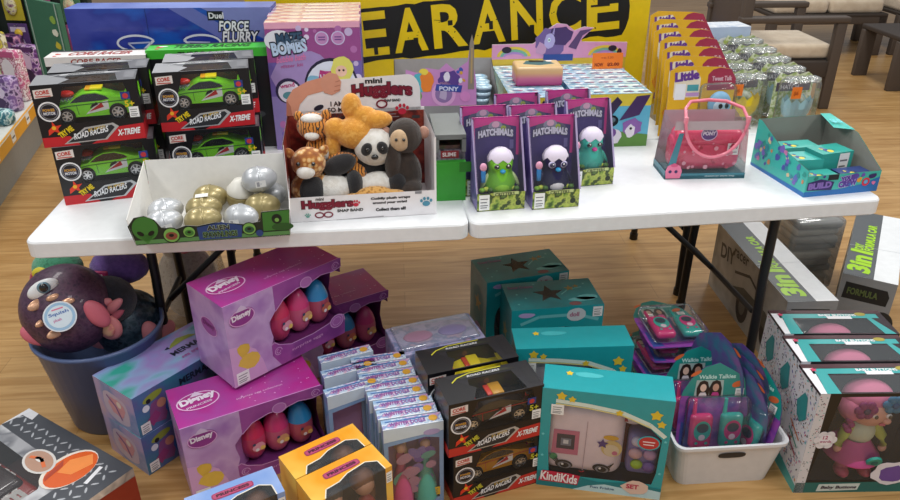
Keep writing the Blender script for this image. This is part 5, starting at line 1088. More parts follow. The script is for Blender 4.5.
# ================================================================ MERMAID BOXES
def mermaid_box(label, top=True):
    t = thing('mermaid_box', label, 'boxed toy', 'teal and lilac mermaid boxes stacked in two'); w, d, h = .40, .20, .146; b = B()
    tpm = MIX(['#3fae9c', '#8fb0d8', '#a08acb', '#7f9fd0', '#5f9fd0'], 3.2, .25, (1, 1.6, 1), coat=.5, contrast=1.3); fr = MIX(['#3f7f9a', '#4a6fa0', '#6a5a96', '#3a8f94'], 7, .3, coat=.3)
    shell(b, w, d, h, fr, MIX(['#9fb0d8', '#7a8fc0', '#b0a0cc', '#c8a8b8'], 8, .3, coat=.3), tpm)
    TP(b, w, d, h); b.text('MERMAID', w * .52, d * .40, .024, C('#22283f'), 3, .03, 0, .13); b.text('sea treasures', w * .54, d * .24, .013, C('#a04f96'), 3, .02, 0, .12, shear=.3); b.poly([(w * .55, d * .62), (w * .6, d * .72), (w * .68, d * .80), (w * .78, d * .74), (w * .82, d * .64), (w * .7, d * .66)], C('#8f9a4a'), 2); b.poly([(w * .52, d * .66), (w * .56, d * .62), (w * .56, d * .70)], C('#23284a'), 3)
    F(b, w, d, h); b.text('MERMAID', w * .40, h * .68, .022, C('#1e2740'), 3, .03, 0, .13); b.disc(w * .16, h * .80, .035, C('#8f9a3a'), 2, .013, 10); b.disc(w * .12, h * .74, .008, C('#141a20'), 3)
    b.poly(blob(w * .18, h * .38, .034, .042, 12, .18, 3), C('#8a4f86'), 2); b.poly(blob(w * .30, h * .35, .020, .045, 12, .15, 9), C('#2f5aa8'), 2.5); b.poly([(w * .12, h * .1), (w * .2, h * .3), (w * .16, h * .45), (w * .08, h * .3)], C('#9a3f7c'), 3); b.disc(w * .22, h * .55, .016, C('#c98a78'), 3); b.disc(w * .09, h * .60, .012, C('#dfe6f2'), 3); b.sticker(w * .02, .006, .032, .036, 4)
    b.text('3 in 1', w * .42, h * .35, .016, C('#c9d6ee'), 3, .02)
    L(b, w, d, h); b.poly(blob(d * .5, h * .45, d * .33, h * .36, 20, .06, 4, 3), C('#c9b8c8'), 1); b.poly(blob(d * .52, h * .5, .04, .035, 14, .18, 6), C('#d89aa0'), 2); b.line([(d * .3, h * .7), (d * .5, h * .5), (d * .6, h * .2)], .008, C('#8a5f96'), 3); b.disc(d * .6, h * .6, .012, C('#e8d8c8'), 3)
    b.build('carton', t); return t
MY = 54
ml = mermaid_box('teal and lilac mermaid box, bottom of its stack of two'); mu = dup(ml, 'teal and lilac mermaid box, top of its stack, shiny lid showing')
put(ml, at(131, 400, .2925) + Vector((0, 0, -.2925)), MY, anchor=(-.20, -.10, 0)); put(mu, Vector(ml.location) + Vector((-.002, .002, .147)), MY + .5)

# ================================================================ PRINCESS EGG BOXES
DW, DD, DH = .415, .200, .280
def princess_box(label):
    t = thing('egg_display_box', label, 'display box', 'pink princess egg display boxes'); w, d, h = DW, DD, DH; b = B()
    mg = MIX(['#c01f8c', '#b33a98', '#a8459c', '#b0308c'], 6, .28, coat=.4); dp = MIX(['#8f3f92', '#a050a0', '#7f3a88'], 8, .3, coat=.3); lt = MIX(['#b58ac4', '#c9a4d4', '#a877bc'], 8, .3, coat=.3); ed = C('#cf9ad2', .3)
    L(b, w, d, h).rect(0, 0, d, h, lt, 0); b.disc(d * .5, h * .62, .045, C('#a04f9c'), 1, .030); b.ring(d * .5, h * .62, .046, .003, C('#d9a8d8'), 2, .031); b.text('Disney', d * .5 - .03, h * .60, .022, C('#7f2a72'), 3, .04, 0, .06)
    BK(b, w, d, h).rect(0, 0, w, h, dp, 0); b.frame((-w/2, d/2, 0), (1, 0, 0), (0, -1, 0)).rect(0, 0, w, d, dp, 0)
    RT(b, w, d, h).poly([(0, 0), (d, 0), (d, h), (0, h), (0, h - .05), (d * .25, h - .06), (d * .35, h * .5), (d * .25, .09), (0, .08)], dp, 0)
    TP(b, w, d, h).rect(0, 0, w - .0, d, mg, 0); b.rect(0, .0, w, .003, ed, 1)
    b.disc(.075, .105, .062, C('#b0308c'), 1, .042, 12); b.ring(.075, .105, .062, .004, C('#eac2e6'), 2, .042); b.text('Disney', .028, .088, .034, C('#f0e4f2'), 4, .06, 8, .10); b.text('PRINCESS', .038, .074, .009, C('#e6c8e6'), 4, .03, 8, .075); b.poly([(.055, .128), (.065, .140), (.075, .150), (.085, .140), (.098, .128)], C('#e2cde6'), 3)
    g = random.Random(8)
    for i in range(26): u = g.uniform(w * .4, w - .02); b.disc(u, g.uniform(.02, d - .02), g.uniform(.001, .003), C('#e0a8dc'), 2, n=8)
    b.text('surprise egg collection', w * .42, .05, .010, C('#e6b8e2'), 2, .01, 2, .14)
    F(b, w, d, h); X = lambda f: f * w
    left = [(0, 0), (X(.40), 0), (X(.335), .045), (X(.34), .085), (X(.36), .11), (X(.34), .15), (X(.34), h - .115), (X(.40), h - .085), (X(.40), h), (0, h)]
    b.poly(left, lt, 0)
    band = [(X(.40), h), (X(.40), h - .085), (X(.48), h - .055), (X(.60), h - .040), (X(.655), h - .040), (X(.70), h - .046), (X(.74), h - .038), (X(.82), h - .030), (X(.93), h - .036), (w + .004, h - .030), (w + .006, h)]
    b.poly(band, dp, 0); 
    lip = [(X(.40), 0), (w, 0), (w + .004, .05), (w, .072), (X(.95), .082), (X(.90), .074), (X(.86), .064), (X(.70), .056), (X(.5), .058), (X(.40), .075), (X(.36), .09), (X(.335), .085), (X(.335), .045)]
    b.poly(lip, dp, 1.5)
    b.line(band[1:-1], .003, ed, 3); b.line(lip[2:-1], .003, ed, 3)
    b.disc(X(.68), h - .032, .022, C('#b570b8'), 4, .018); b.ring(X(.68), h - .032, .022, .003, ed, 5, .018); b.disc(X(.93), .060, .026, C('#a860ac'), 4, .023); b.ring(X(.93), .060, .027, .003, ed, 5, .024); b.ring(X(.93), .060, .018, .002, ed, 5, .015)
    for u, v in ((X(.385), .055), (X(.955), h - .020)): b.ring(u, v, .014, .003, ed, 5, a0=0, a1=300); b.ring(u, v, .008, .0025, ed, 5, a0=90, a1=360)
    b.text('surprise eggs', X(.50), .028, .012, C('#d8a0d4'), 4, .01, 1, .12)
    b.disc(.055, h - .055, .042, C('#93388c'), 4, .028, 8); b.ring(.055, h - .055, .042, .003, C('#e0a8dc'), 5, .028); b.text('Disney', .024, h - .064, .022, C('#efe0f0'), 6, .05, 6, .062); b.poly([(.036, h - .034), (.046, h - .022), (.056, h - .015), (.066, h - .022), (.076, h - .034)], C('#d8c0e0'), 6)
    b.poly([(0, 0), (.115, 0), (.105, .05), (.085, .10), (.05, .13), (0, .14)], C('#d9a9d6'), 2); b.poly(blob(.045, .115, .024, .022, 10, .2, 3), C('#e0b84a'), 3); b.poly(blob(.06, .07, .035, .026, 10, .15, 5), C('#e6c050'), 3); b.sticker(.01, .004, .042, .042, 5)
    # inner carton block and floor
    b.box(-w/2 + .004, -d/2 + .004, .0, w/2 - .004, d/2 - .002, .050, C('#6a2a66')); b.quad((-w/2 + .3 * w, -d/2 + .006, .05), (-w/2 + .44 * w, -d/2 + .05, .05), (-w/2 + .44 * w, -d/2 + .05, .17), (-w/2 + .3 * w, -d/2 + .006, .17), C('#b070b4')); b.quad((-w/2 + .3 * w, -d/2 + .006, .17), (-w/2 + .44 * w, -d/2 + .05, .17), (-w/2 + .44 * w, d/2 - .01, .17), (-w/2 + .3 * w, d/2 - .01, .17), C('#9a5aa0'))
    b.quad((-w/2, d/2 - .003, 0), (w/2, d/2 - .003, 0), (w/2, d/2 - .003, h), (-w/2, d/2 - .003, h), C('#6a2f68')); b.build('carton', t); return t
def princess_egg(label, c_top, c_bot, pr, box, yaw, lx):
    t = thing('surprise_egg', label, 'toy egg', 'surprise eggs standing in the pink boxes'); b = B(); P = []
    for i in range(15): a = math.pi * i / 14; z = -math.cos(a); P.append((max(.0004, .0405 * math.sin(a) * (1 - .13 * z)), .078 + .078 * z))
    b.lathe(P[:9], C(c_bot, .3, coat=.4), 24); b.build('egg_bottom', t)
    b = B(); b.lathe([(r * 1.02, z) for r, z in P[8:]], C(c_top, .3, coat=.4), 24); b.build('egg_top', t)
    b = B(); b.frame((-.03, -.0425, .03), (1, 0, 0), (0, .0, 1)); b.poly(blob(.035, .038, .020, .017, 12, .15, 4), C(pr), 1); b.disc(.020, .050, .005, C('#3a4a6a'), 2); b.disc(.045, .030, .008, C('#e8c06a'), 2); b.disc(.028, .028, .006, C('#e8e0e6'), 2); b.build('wrap_print', t)
    q_ = off(Vector((box.location.x, box.location.y, box.location.z + .0505)), yaw, lx, -.045); put(t, q_, yaw + 6); return t
for lab, px, zt, ya, nm in (('pink princess egg box at the front bottom, a second one standing on it', (179, 430), .280, 29, 'bottom'), ('pink princess egg box on top, just under the table edge', (222, 308), .572, 46, 'top'), ('pink princess egg box on the floor behind and right of the upper one', None, .280, 32, 'rear')):
    o = princess_box(lab)
    if px: put(o, at(px[0], px[1], zt) - Vector((0, 0, DH)), ya, anchor=(-DW / 2, -DD / 2, 0))
    else: put(o, at(387, 290, .28) - Vector((0, 0, DH)), ya, anchor=(DW / 2, -DD / 2, 0))
    for lx_, a_, c_, p_, w_ in ((-.005, '#cf2f5c', '#c4406a', '#e39ab0', 'red left'), (.070, '#d23a78', '#c85a80', '#d8a078', 'pink middle'), (.145, '#2f8fcc', '#b8506a', '#c86a5a', 'blue topped right')) if nm != 'rear' else ((-.035, '#cf4a6c', '#c4406a', '#e39ab0', 'red left'), (.052, '#3a86c0', '#b8607a', '#c86a5a', 'blue topped middle'), (.135, '#c9407c', '#c85a80', '#d8a078', 'pink right')):
        princess_egg('%s surprise egg in the %s pink princess box' % (w_, nm), a_, c_, p_, o, ya, lx_)

# ================================================================ WINDOW DOLL BOXES (yellow, blue)
def window_box(label, c1, c2):
    t = thing('doll_window_box', label, 'boxed toy', 'yellow and blue window boxes at the front'); w, d, h = .222, .100, .30; b = B(); m = MIX([c1, c2], 5, .3, coat=.3); lab_ = C('#9a2f5c')
    win = [(.03, .05), (w - .02, .05), (w - .02, h), (.03, h)]; tw = [(.030, 0), (w - .020, 0), (w - .022, .036), (w - .05, .052), (.115, .044), (.085, .030), (.045, .026)]
    F(b, w, d, h).poly([(0, 0), (w, 0), (w, h), (w - .02, h), (w - .02, .05), (.03, .05), (.03, h), (0, h)], m, 0); BK(b, w, d, h).rect(0, 0, w, h, m, 0); L(b, w, d, h).rect(0, 0, d, h, m, 0); RT(b, w, d, h).rect(0, 0, d, h, C(c2, .3), 0)
    TP(b, w, d, h).poly([(0, 0), (.030, 0), (.045, .026), (.085, .030), (.115, .044), (w - .05, .052), (w - .022, .036), (w - .020, 0), (w, 0), (w, d), (0, d)], m, 0); b.frame((-w/2, d/2, 0), (1, 0, 0), (0, -1, 0)).rect(0, 0, w, d, m, 0)
    TP(b, w, d, h); b.line([(.030, 0), (.045, .026), (.085, .030), (.115, .044), (w - .05, .052), (w - .022, .036), (w - .020, 0)], .003, C('#e9e2d0'), 1); b.poly(blob(w * .50, .066, .052, .012, 18, 0, 0, 5), lab_, 2); b.poly(blob(w * .50, .066, .049, .0095, 18, 0, 0, 5), C('#b5476e'), 3); b.text('PRINCESS', w * .5 - .04, .0615, .009, C('#4a1430'), 4, .05, 0, .08)
    i = .002; b.quad((-w/2 + i, d/2 - i, 0), (w/2 - i, d/2 - i, 0), (w/2 - i, d/2 - i, h - i), (-w/2 + i, d/2 - i, h - i), C('#2a2018', .6)); b.quad((-w/2 + i, -d/2 + i, 0), (-w/2 + i, d/2 - i, 0), (-w/2 + i, d/2 - i, h), (-w/2 + i, -d/2 + i, h), C('#2a2018', .6)); b.quad((w/2 - i, d/2 - i, 0), (w/2 - i, -d/2 + i, 0), (w/2 - i, -d/2 + i, h), (w/2 - i, d/2 - i, h), C('#2a2018', .6))
    F(b, w, d, h).sticker(w - .019, h - .05, .017, .035, 3); RT(b, w, d, h).sticker(.004, h - .045, .035, .035, 2); b.build('carton', t)
    for x, hc, sc_ in ((-.045, '#3a3028', '#8f8a86'), (.050, '#6a3f22', '#b0403a')):
        q = B(); q.ell((x, -.005, .235), (.028, .026, .030), C('#b5856a', .5)); q.ell((x, -.010, .145), (.030, .024, .060), C(sc_, .5)); q.ell((x, -.008, .075), (.040, .032, .040), C('#7a6a78', .5)); dl = q.build('doll', t)
        q = B(); q.ell((x, .004, .246), (.034, .030, .034), C(hc, .6)); q.ell((x + .02, .0, .20), (.014, .018, .05), C(hc, .6)); q.build('hair', dl)
    q = B(); F(q, w, d, h).poly(win, FILM(a=.10), -.5); TP(q, w, d, h).poly(tw, FILM(a=.10), -.5); q.build('plastic_window', t); return t
WY = 36.5; z_ = .30
y1_ = window_box('yellow window box at the front bottom, nearest of the two yellow ones', '#eea022', '#f0c85a'); put(y1_, at(296, 480, z_) - Vector((0, 0, z_)), WY, anchor=(-.111, .050, 0))
y2_ = dup(y1_, 'yellow window box behind the nearest yellow one, against the pink box'); put(y2_, off(y1_.location, WY, .0, .103), WY)
b1_ = window_box('pale blue window box left of the two yellow ones, below the pink box', '#7f9fd8', '#a8bde6'); put(b1_, at(272, 466, z_) - Vector((0, 0, z_)), 30, anchor=(.111, .050, 0))

# ================================================================ THIN DOLL BOXES
def thin_box(label, toy=False, w=.170, d=.042, h=.30, name='thin_doll_box'):
    t = thing(name, label, 'boxed toy', 'thin pale blue doll boxes'); b = B(); tp = MIX(['#9fbfe0', '#e6edf6', '#7f9fd0', '#d8a0c0', '#c9dcf0'], 26, .22, coat=.5, contrast=1.5); m = C('#86a8d4', .3, coat=.3)
    fw = [(.012, .02), (w - .012, .02), (w - .012, h - .055), (w * .7, h - .045), (.012, h - .06)]
    shell(b, w, d, h, m, MIX(['#5f86b8', '#86a8d4', '#8a7ab8'], 12, .3), tp, fw, inner=C('#b08ab4', .6))
    TP(b, w, d, h); b.text('WINTER DOLLS', w * .12, d * .28, d * .34, C('#8f4f9c'), 2, .03, 0, w * .6); b.disc(w * .85, d * .5, d * .30, C('#d8a23a'), 2); b.rect(0, 0, w, .003, C('#eef3f8'), 2); b.rect(.01, d * .7, w * .8, d * .82, C('#4a78b8'), 2)
    F(b, w, d, h); b.poly([(0, h - .045), (w, h - .03), (w, h), (0, h)], C('#d5e4f2'), 1); b.disc(w * .8, h - .03, .024, C('#b7a8d8'), 2, .010)
    b.build('carton', t)
    if toy:
        for x, cc, hc in ((-.035, '#c9608a', '#d8b48a'), (.035, '#5fb0a0', '#8a5ab0')):
            q = B(); q.lathe([(.036, .02), (.030, .08), (.012, .15), (.016, .18), (.010, .20)], C(cc, .5), 18, (x, 0, 0)); q.ell((x, -.004, .215), (.015, .014, .017), C('#d8a890', .5)); dl = q.build('doll', t)
            q = B(); q.ell((x, .006, .218), (.018, .012, .022), C(hc, .6)); q.ell((x + .012, 0, .19), (.008, .008, .03), C(hc, .6)); q.build('hair', dl)
        q = B(); q.frame((-w/2, -d/2 + .004, 0), (1, 0, 0), (0, 0, 1)); q.art(.015, .02, w - .015, h - .07, ['#d8709c', '#6fb8ac', '#7a5ab0', '#c998b8', '#b0487c', '#8f7ac0'], 26, 5, 1, .10, .22); q.build('accessories', t)
        q = B(); F(q, w, d, h).sticker(w - .045, .03, .034, .03, 2, '#e0b83a'); F(q, w, d, h).poly(fw, FILM(a=.10), -.5); q.build('plastic_window', t)
    return t
th = thin_box('thin pale blue doll box at the front of the long row, dolls showing', True); p0 = at(383, 431, .30) - Vector((0, 0, .30)); put(th, p0, 14, anchor=(-.085, -.021, 0)); TH = th.location.copy()
tb = thin_box('-')
for i in range(7):
    c = tb if i == 0 else dup(tb); c['label'] = 'thin pale blue doll box, %s behind the front one in the long row' % ('first', 'second', 'third', 'fourth', 'fifth', 'sixth', 'seventh')[i]
    put(c, off(TH, 14, -.0062 * (i + 1) + .004 * (i % 2), .0455 * (i + 1)), 14 + (i % 3 - 1) * .8)
for i, (px, a) in enumerate((((322, 398), 25), ((319, 379), 24), ((316, 364), 24))):
    c = dup(tb, 'thin pale blue doll box, %s of the short row beside the pink boxes' % ('front one', 'middle one', 'rear one')[i]); q_ = at(px[0] + 5, px[1], .30) - Vector((0, 0, .30)); put(c, q_, a, anchor=(-.085, -.021, 0))
def flat_pack():
    t = thing('doll_blister_pack', 'pale lilac blister pack lying flat at the back, behind the long row', 'carded toy'); b = B(); b.rbox((0, 0, .15), (.30, .17, .30), .006, MIX(['#8f9cc0', '#b0a8cc', '#6f7fa8', '#c0a0b8'], 20, .3, coat=.4)); b.build('carton', t)
    q = B(); q.rbox((0, 0, .306), (.27, .14, .014), .005, FILM(a=.3), 2); q.build('blister', t); q = B(); q.ell((-.06, 0, .302), (.05, .03, .008), C('#b06a98', .4)); q.ell((.06, 0, .302), (.05, .03, .008), C('#7a6ab0', .4)); q.build('toy', t); return t
fp = flat_pack(); put(fp, at(398, 366, .30) - Vector((0, 0, .30)) + Vector((0, .05, 0)), 20, anchor=(-.15, -.085, 0))

# ================================================================ BLACK CAR BOXES ON THE FLOOR
G2 = 'black toy car boxes on the floor'
kb = car_box('black car box with a black and red car, top front of the floor stack', G2, body='#1c1c20', dark='#c3262a', acc=('#b8862a', '#c23a2e'), band='#c5302a', grey='#2b2b30', hood='#c4201c', inner='#33300f', prop='#c9c43a', g2='#1f1f23')
ky = car_box('black car box with a bright yellow car, behind the black and red one', G2, body='#d6c31e', dark='#7a6a10', acc=('#c9b41e', '#b03a1e'), band='#2a2a2e', grey='#2b2b30', hood='#c4461c', inner='#26240f', prop='#c9c43a', g2='#1f1f23')
kr = car_box('black car box with a red and yellow car, bottom front of the floor stack', G2, body='#c98a1e', dark='#b0201c', acc=('#c4302a', '#d6c31e'), band='#c5302a', grey='#2b2b30', hood='#c4201c', inner='#2b2810', prop='#c9c43a', g2='#1f1f23')
KY = 20; fr = Vector((.278, 1.712, 0))
put(kr, fr, KY, anchor=(CW / 2, -CD / 2, 0)); put(kb, Vector(kr.location) + Vector((-.012, -.004, CH + .001)), KY - 1); kr2 = dup(kr, 'black car box, bottom one under the yellow car box'); put(kr2, off(kr.location, KY, -.012, CD + .02), KY); put(ky, Vector(kr2.location) + Vector((-.012, .0, CH + .001)), KY - 1)

# ================================================================ TEAL TOY BOXES
TEAL = C('#1fa0a8', .3, coat=.4); TEALD = MIX(['#15747c', '#1a858d', '#1e939b'], 8, .3, coat=.3)
def star(cx, cy, r, k=.42, rot=90):
    return [(cx + (r if i % 2 == 0 else r * k) * math.cos(R(rot + 36 * i)), cy + (r if i % 2 == 0 else r * k) * math.sin(R(rot + 36 * i))) for i in range(10)]
def star_box(label, w=.325, d=.185, h=.33):
    t = thing('star_window_box', label, 'boxed toy', 'teal boxes with a star window on top'); b = B(); cl = C('#6fc4c8', .3); gd = C('#9a8a4a', .35)
    ov = blob(w * .5, h * .42, w * .40, h * .34, 26, 0, 0, 3); st = star(w * .47, d * .52, .058)
    shell(b, w, d, h, TEAL, TEALD, TEALD, ov, st, inner=C('#2a3a44', .6)); TP(b, w, d, h)
    b.poly(blob(w * .86, d * .30, .040, .018, 14, .1, 3), cl, 1); b.poly(blob(w * .80, d * .24, .050, .014, 14, .05, 3), cl, 1); b.poly(star(w * .72, d * .66, .020), gd, 2); b.poly(star(w * .80, d * .72, .013), gd, 2); b.line([(w * .60, d * .45), (w * .70, d * .62), (w * .86, d * .68)], .004, cl, 1); b.text('Sweet Dreams', w * .05, d * .76, .018, C('#8a5f8a'), 2, .03, 0, w * .28); b.disc(w * .70, d * .10, .022, C('#8a5a5f'), 2, .012)
    for u, v in ((.1, .2), (.2, .4), (.9, .8), (.35, .9), (.12, .55)): b.poly(star(w * u, d * v, .006), cl, 1)
    F(b, w, d, h); b.line([(w * .1, h * .82), (w * .3, h * .90), (w * .7, h * .90), (w * .95, h * .82)], .012, cl, 1); b.poly(blob(w * .16, h * .93, .028, .010, 12, .1, 2), C('#b9a8d8'), 2); b.poly(blob(w * .70, h * .90, .034, .026, 18, .03, 3), C('#cfd8dc'), 2); b.text('doll', w * .63, h * .88, .016, C('#b06a8a'), 3, .03); b.sticker(w * .88, h * .86, .034, .040, 3)
    L(b, w, d, h); b.poly(blob(d * .5, h * .55, d * .3, h * .25, 20, .04, 6, 3), C('#2a8088'), 1); b.poly(star(d * .5, h * .6, .04), gd, 2)
    b.poly(blob(d * .55, h * .25, .04, .03, 12, .1, 1), C('#8f7ab0'), 2); RT(b, w, d, h).poly(star(d * .5, h * .6, .04), gd, 2); b.build('carton', t)
    q = B(); q.ell((-.02, 0, h * .62), (.075, .06, .075), C('#c9a08a', .5)); q.ell((-.02, .02, h * .66), (.085, .065, .080), C('#5a3a30', .6)); q.ell((-.02, 0, h * .28), (.06, .05, .09), C('#b84a6a', .5)); q.build('doll', t)
    q = B(); F(q, w, d, h).poly(ov, FILM(a=.12), -.5); TP(q, w, d, h).poly(st, FILM(a=.10), -.5); q.build('plastic_window', t); return t
s1 = star_box('teal box with star window on its lid, rearmost under the table'); put(s1, at(487, 283, .33) - Vector((0, 0, .33)), 17, anchor=(-.1625, -.0925, 0))
s2 = dup(s1, 'teal box with star window on its lid, in front of the rearmost one'); put(s2, at(512, 311, .33) - Vector((0, 0, .33)), 8, anchor=(-.1625, -.0925, 0))
def fridge_box(label, full, w=.365, d=.115, h=.365):
    t = thing('play_fridge_box', label, 'boxed toy', 'teal window boxes with a play fridge'); b = B(); cr = C('#dcebe0', .3); st = C('#e8c83a', .3)
    win = [(.035, .050), (w - .030, .055), (w - .022, .10), (w - .020, h - .14), (w - .055, h - .105), (w * .62, h - .070), (w * .35, h - .058), (.050, h - .050), (.030, h - .075), (.028, .15)]
    shell(b, w, d, h, TEAL, TEALD, TEAL, win, None, inner=C('#5f5a66', .6)); F(b, w, d, h)
    b.line([(.04, h - .040), (w * .36, h - .046), (w * .62, h - .058), (w - .06, h - .090), (w - .012, h - .13)], .013, cr, 1); b.line([(.04, h - .050), (w * .36, h - .055), (w * .62, h - .067), (w - .055, h - .10)], .004, C('#e8d890'), 2)
    for u, v, r in ((w - .045, h - .055, .019), (w - .028, h - .085, .014), (.055, h - .022, .016), (.085, h - .030, .012), (w * .60, h - .06, .012)): b.poly(star(u, v, r, .6), st, 3)
    b.sticker(.028, h - .088, .036, .036, 5); b.disc(w - .055, h - .155, .032, C('#3fb0b8'), 3, .026); b.disc(w - .055, h - .155, .028, C('#c23a3a'), 4, .022); b.rect(w - .072, h - .153, w - .038, h - .149, C('#f2dcdc'), 5); b.rect(w - .070, h - .163, w - .040, h - .159, C('#f2dcdc'), 5)
    b.poly([(0, 0), (w, 0), (w, .042), (w * .72, .050), (w * .5, .040), (w * .3, .052), (.02, .055), (0, .06)], C('#188088', .3), 2); b.poly([(w * .30, .0), (w, 0), (w, .030), (w * .85, .038), (w * .7, .028), (w * .55, .034), (w * .42, .022)], C('#bfe0e6'), 3)
    b.poly([(.006, .020), (.016, .062), (.10, .060), (.128, .055), (.122, .018), (.07, .020)], C('#c9284a'), 4); b.text('KindiKids', .012, .027, .032, C('#f6eef0'), 7, .03, -2, .108); b.text('Fun Fridge', w * .44, .013, .011, C('#4a6a8a'), 5, .02, 0, .07)
    b.poly(blob(w - .075, .038, .040, .026, 14, .12, 3), C('#e6c8b8'), 5); b.text('SET', w - .10, .032, .016, C('#c23a5a'), 6, .04)
    for u, v in ((.01, .2), (.012, .12), (w - .010, .22), (w - .012, .1)): b.poly(star(u, v, .006, .5), C('#6fd0d4'), 2)
    TP(b, w, d, h); b.poly(blob(w * .35, d * .7, .04, .012, 14, .1, 2), C('#49bcc2'), 1); b.poly(star(w * .2, d * .7, .012, .6), st, 2); L(b, w, d, h).poly(star(d * .5, h * .6, .03, .6), st, 1); b.build('carton', t)
    q = B(); q.box(-w/2 + .01, -.03, h - .11, w/2 - .02, .04, h - .075, C('#a02038', .4)); q.box(-w/2 + .01, .03, .05, w/2 - .01, .036, h - .08, C('#8a2036', .5)); q.build('inner_card', t)
    q = B(); q.rbox((-.055, -.005, .178), (.236, .085, .256), .040, C('#f8e8f0', .3, coat=.3), 5); fb = q.build('play_fridge', t)
    for x in (-.135, .035): q = B(); q.lathe([(.0005, -.008), (.026, -.006), (.027, .006), (.0005, .008)], C('#efdde6', .3), 22, (x, -.02, .305), (90, 0, 0)); q.lathe([(.0005, .0085), (.016, .0085)], C('#e59ab8', .4), 20, (x, -.02, .305), (90, 0, 0)); q.build('ear', fb)
    q = B(); q.frame((-.1675, -.0485, .05), (1, 0, 0), (0, 0, 1)); q.line([(.118, .02), (.120, .205)], .0022, C('#c8b0bc'), 1)
    q.poly([(.022, .075), (.100, .075), (.100, .165), (.026, .165)], C('#d8809c'), 1); q.rect(.036, .095, .088, .150, C('#4a4652'), 2); q.rect(.048, .108, .078, .135, C('#8a8fa0'), 3); q.rect(.055, .115, .07, .13, C('#eef0f4'), 4)
    q.disc(.195, .115, .030, C('#e8cf8a'), 1); q.disc(.195, .108, .022, C('#efe0c0'), 2); q.poly(star(.168, .130, .018, .5), C('#5a3f8c'), 3); q.disc(.190, .155, .022, C('#e8b83a'), 2, .009); q.disc(.205, .100, .008, C('#d87a9a'), 3); q.disc(.030, .062, .012, C('#3f9a6a'), 3)
    for cx in (.062, .172):
        q.disc(cx, .036, .026, C('#1c1a1e'), 2, .016, -6); q.disc(cx + .002, .033, .020, C('#8a8a92'), 3, .012, -6); q.disc(cx + .002, .033, .013, C('#101014'), 4, .010); q.disc(cx - .004, .037, .004, C('#ffffff'), 5)
        for a in (-1, 0, 1): q.line([(cx + (.018 if cx > .1 else -.018) + a * .005, .044 - abs(a) * .002), (cx + (.030 if cx > .1 else -.030) + a * .004, .056 + a * .005)], .003, C('#1c1a1e'), 3)
    q.line([(.108, .018), (.116, .013), (.124, .018)], .004, C('#c0304a'), 3); q.build('face_print', fb)
    q = B(); q.rbox((.120, 0, .135), (.090, .06, .15), .018, C('#8f86c0', .35)); tr_ = q.build('accessory_tray', t)
    for x, z, r_, c_ in ((.100, .190, .018, '#d6d2ea'), (.140, .190, .018, '#c9c4e2'), (.098, .145, .020, '#dcb0b8'), (.140, .146, .020, '#c9a0c8'), (.105, .105, .018, '#a8cc3a'), (.140, .100, .020, '#7a5aa8')):
        q = B(); q.ell((x, -.034, z), (r_, .012, r_ * .9), C(c_, .35)); q.build('play_food', tr_)
    q = B(); q.ell((.080, -.02, .262), (.030, .012, .020), C('#d8d2e0', .35)); q.build('cup', t)
    q = B(); F(q, w, d, h).poly(win, FILM(a=.05), -.5); q.build('plastic_window', t); return t
k1 = fridge_box('teal window box at the front with a pale pink play fridge and red logo', True); put(k1, at(536, 484, 0), -10, tilt=0, anchor=(-.1825, -.0575, 0))
k2 = dup(k1, 'teal window box with play fridge, partly hidden behind the front one'); put(k2, at(516, 352, .355) - Vector((0, 0, .365)), 3, anchor=(-.1825, -.0575, 0)); k2.location.z = 0

# ================================================================ WHITE BASKET WITH PHONE TOY PACKS
def basket():
    t = thing('storage_basket', 'white plastic storage basket full of pink and teal phone toys', 'basket'); b = B(); m = C('#dedfe2', .4); x0, x1, y0, y1, H = -.145, .145, -.11, .11, .165
    def sq(ex, z): 
        r = .03; n = 5; pts = []
        for cx, cy, a in ((x1 + ex - r, y0 - ex + r, -90), (x1 + ex - r, y1 + ex - r, 0), (x0 - ex + r, y1 + ex - r, 90), (x0 - ex + r, y0 - ex + r, 180)):
            for i in range(n + 1): t2 = R(a + 90 * i / n); pts.append((cx + r * math.cos(t2), cy + r * math.sin(t2), z))
        return pts
    rings = [sq(0, 0), sq(.021, H - .012), sq(.028, H - .010), sq(.028, H), sq(.020, H), sq(.016, H - .006), sq(-.004, .006)]; n = len(rings[0]); vs = [p for r in rings for p in r]
    fs = [(i * n + j, i * n + (j + 1) % n, (i + 1) * n + (j + 1) % n, (i + 1) * n + j) for i in range(len(rings) - 1) for j in range(n)]; fs.append(tuple(reversed(range(n)))); fs.append(tuple((len(rings) - 1) * n + j for j in range(n)))
    b.add(vs, fs, m); b.build('body', t)
    q = B(); q.frame((-.05, y0 - .0175, .112), (1, 0, 0), (0, -.12, 1)); q.poly(blob(.05, .014, .042, .0115, 22, 0, 0, 3), C('#26262a', .5), .6); q.build('handle_slot', t); return t
bk_ = basket(); put(bk_, at(676, 485, 0), 4.5, anchor=(-.145, -.11, 0)); BKL = bk_.location.copy()
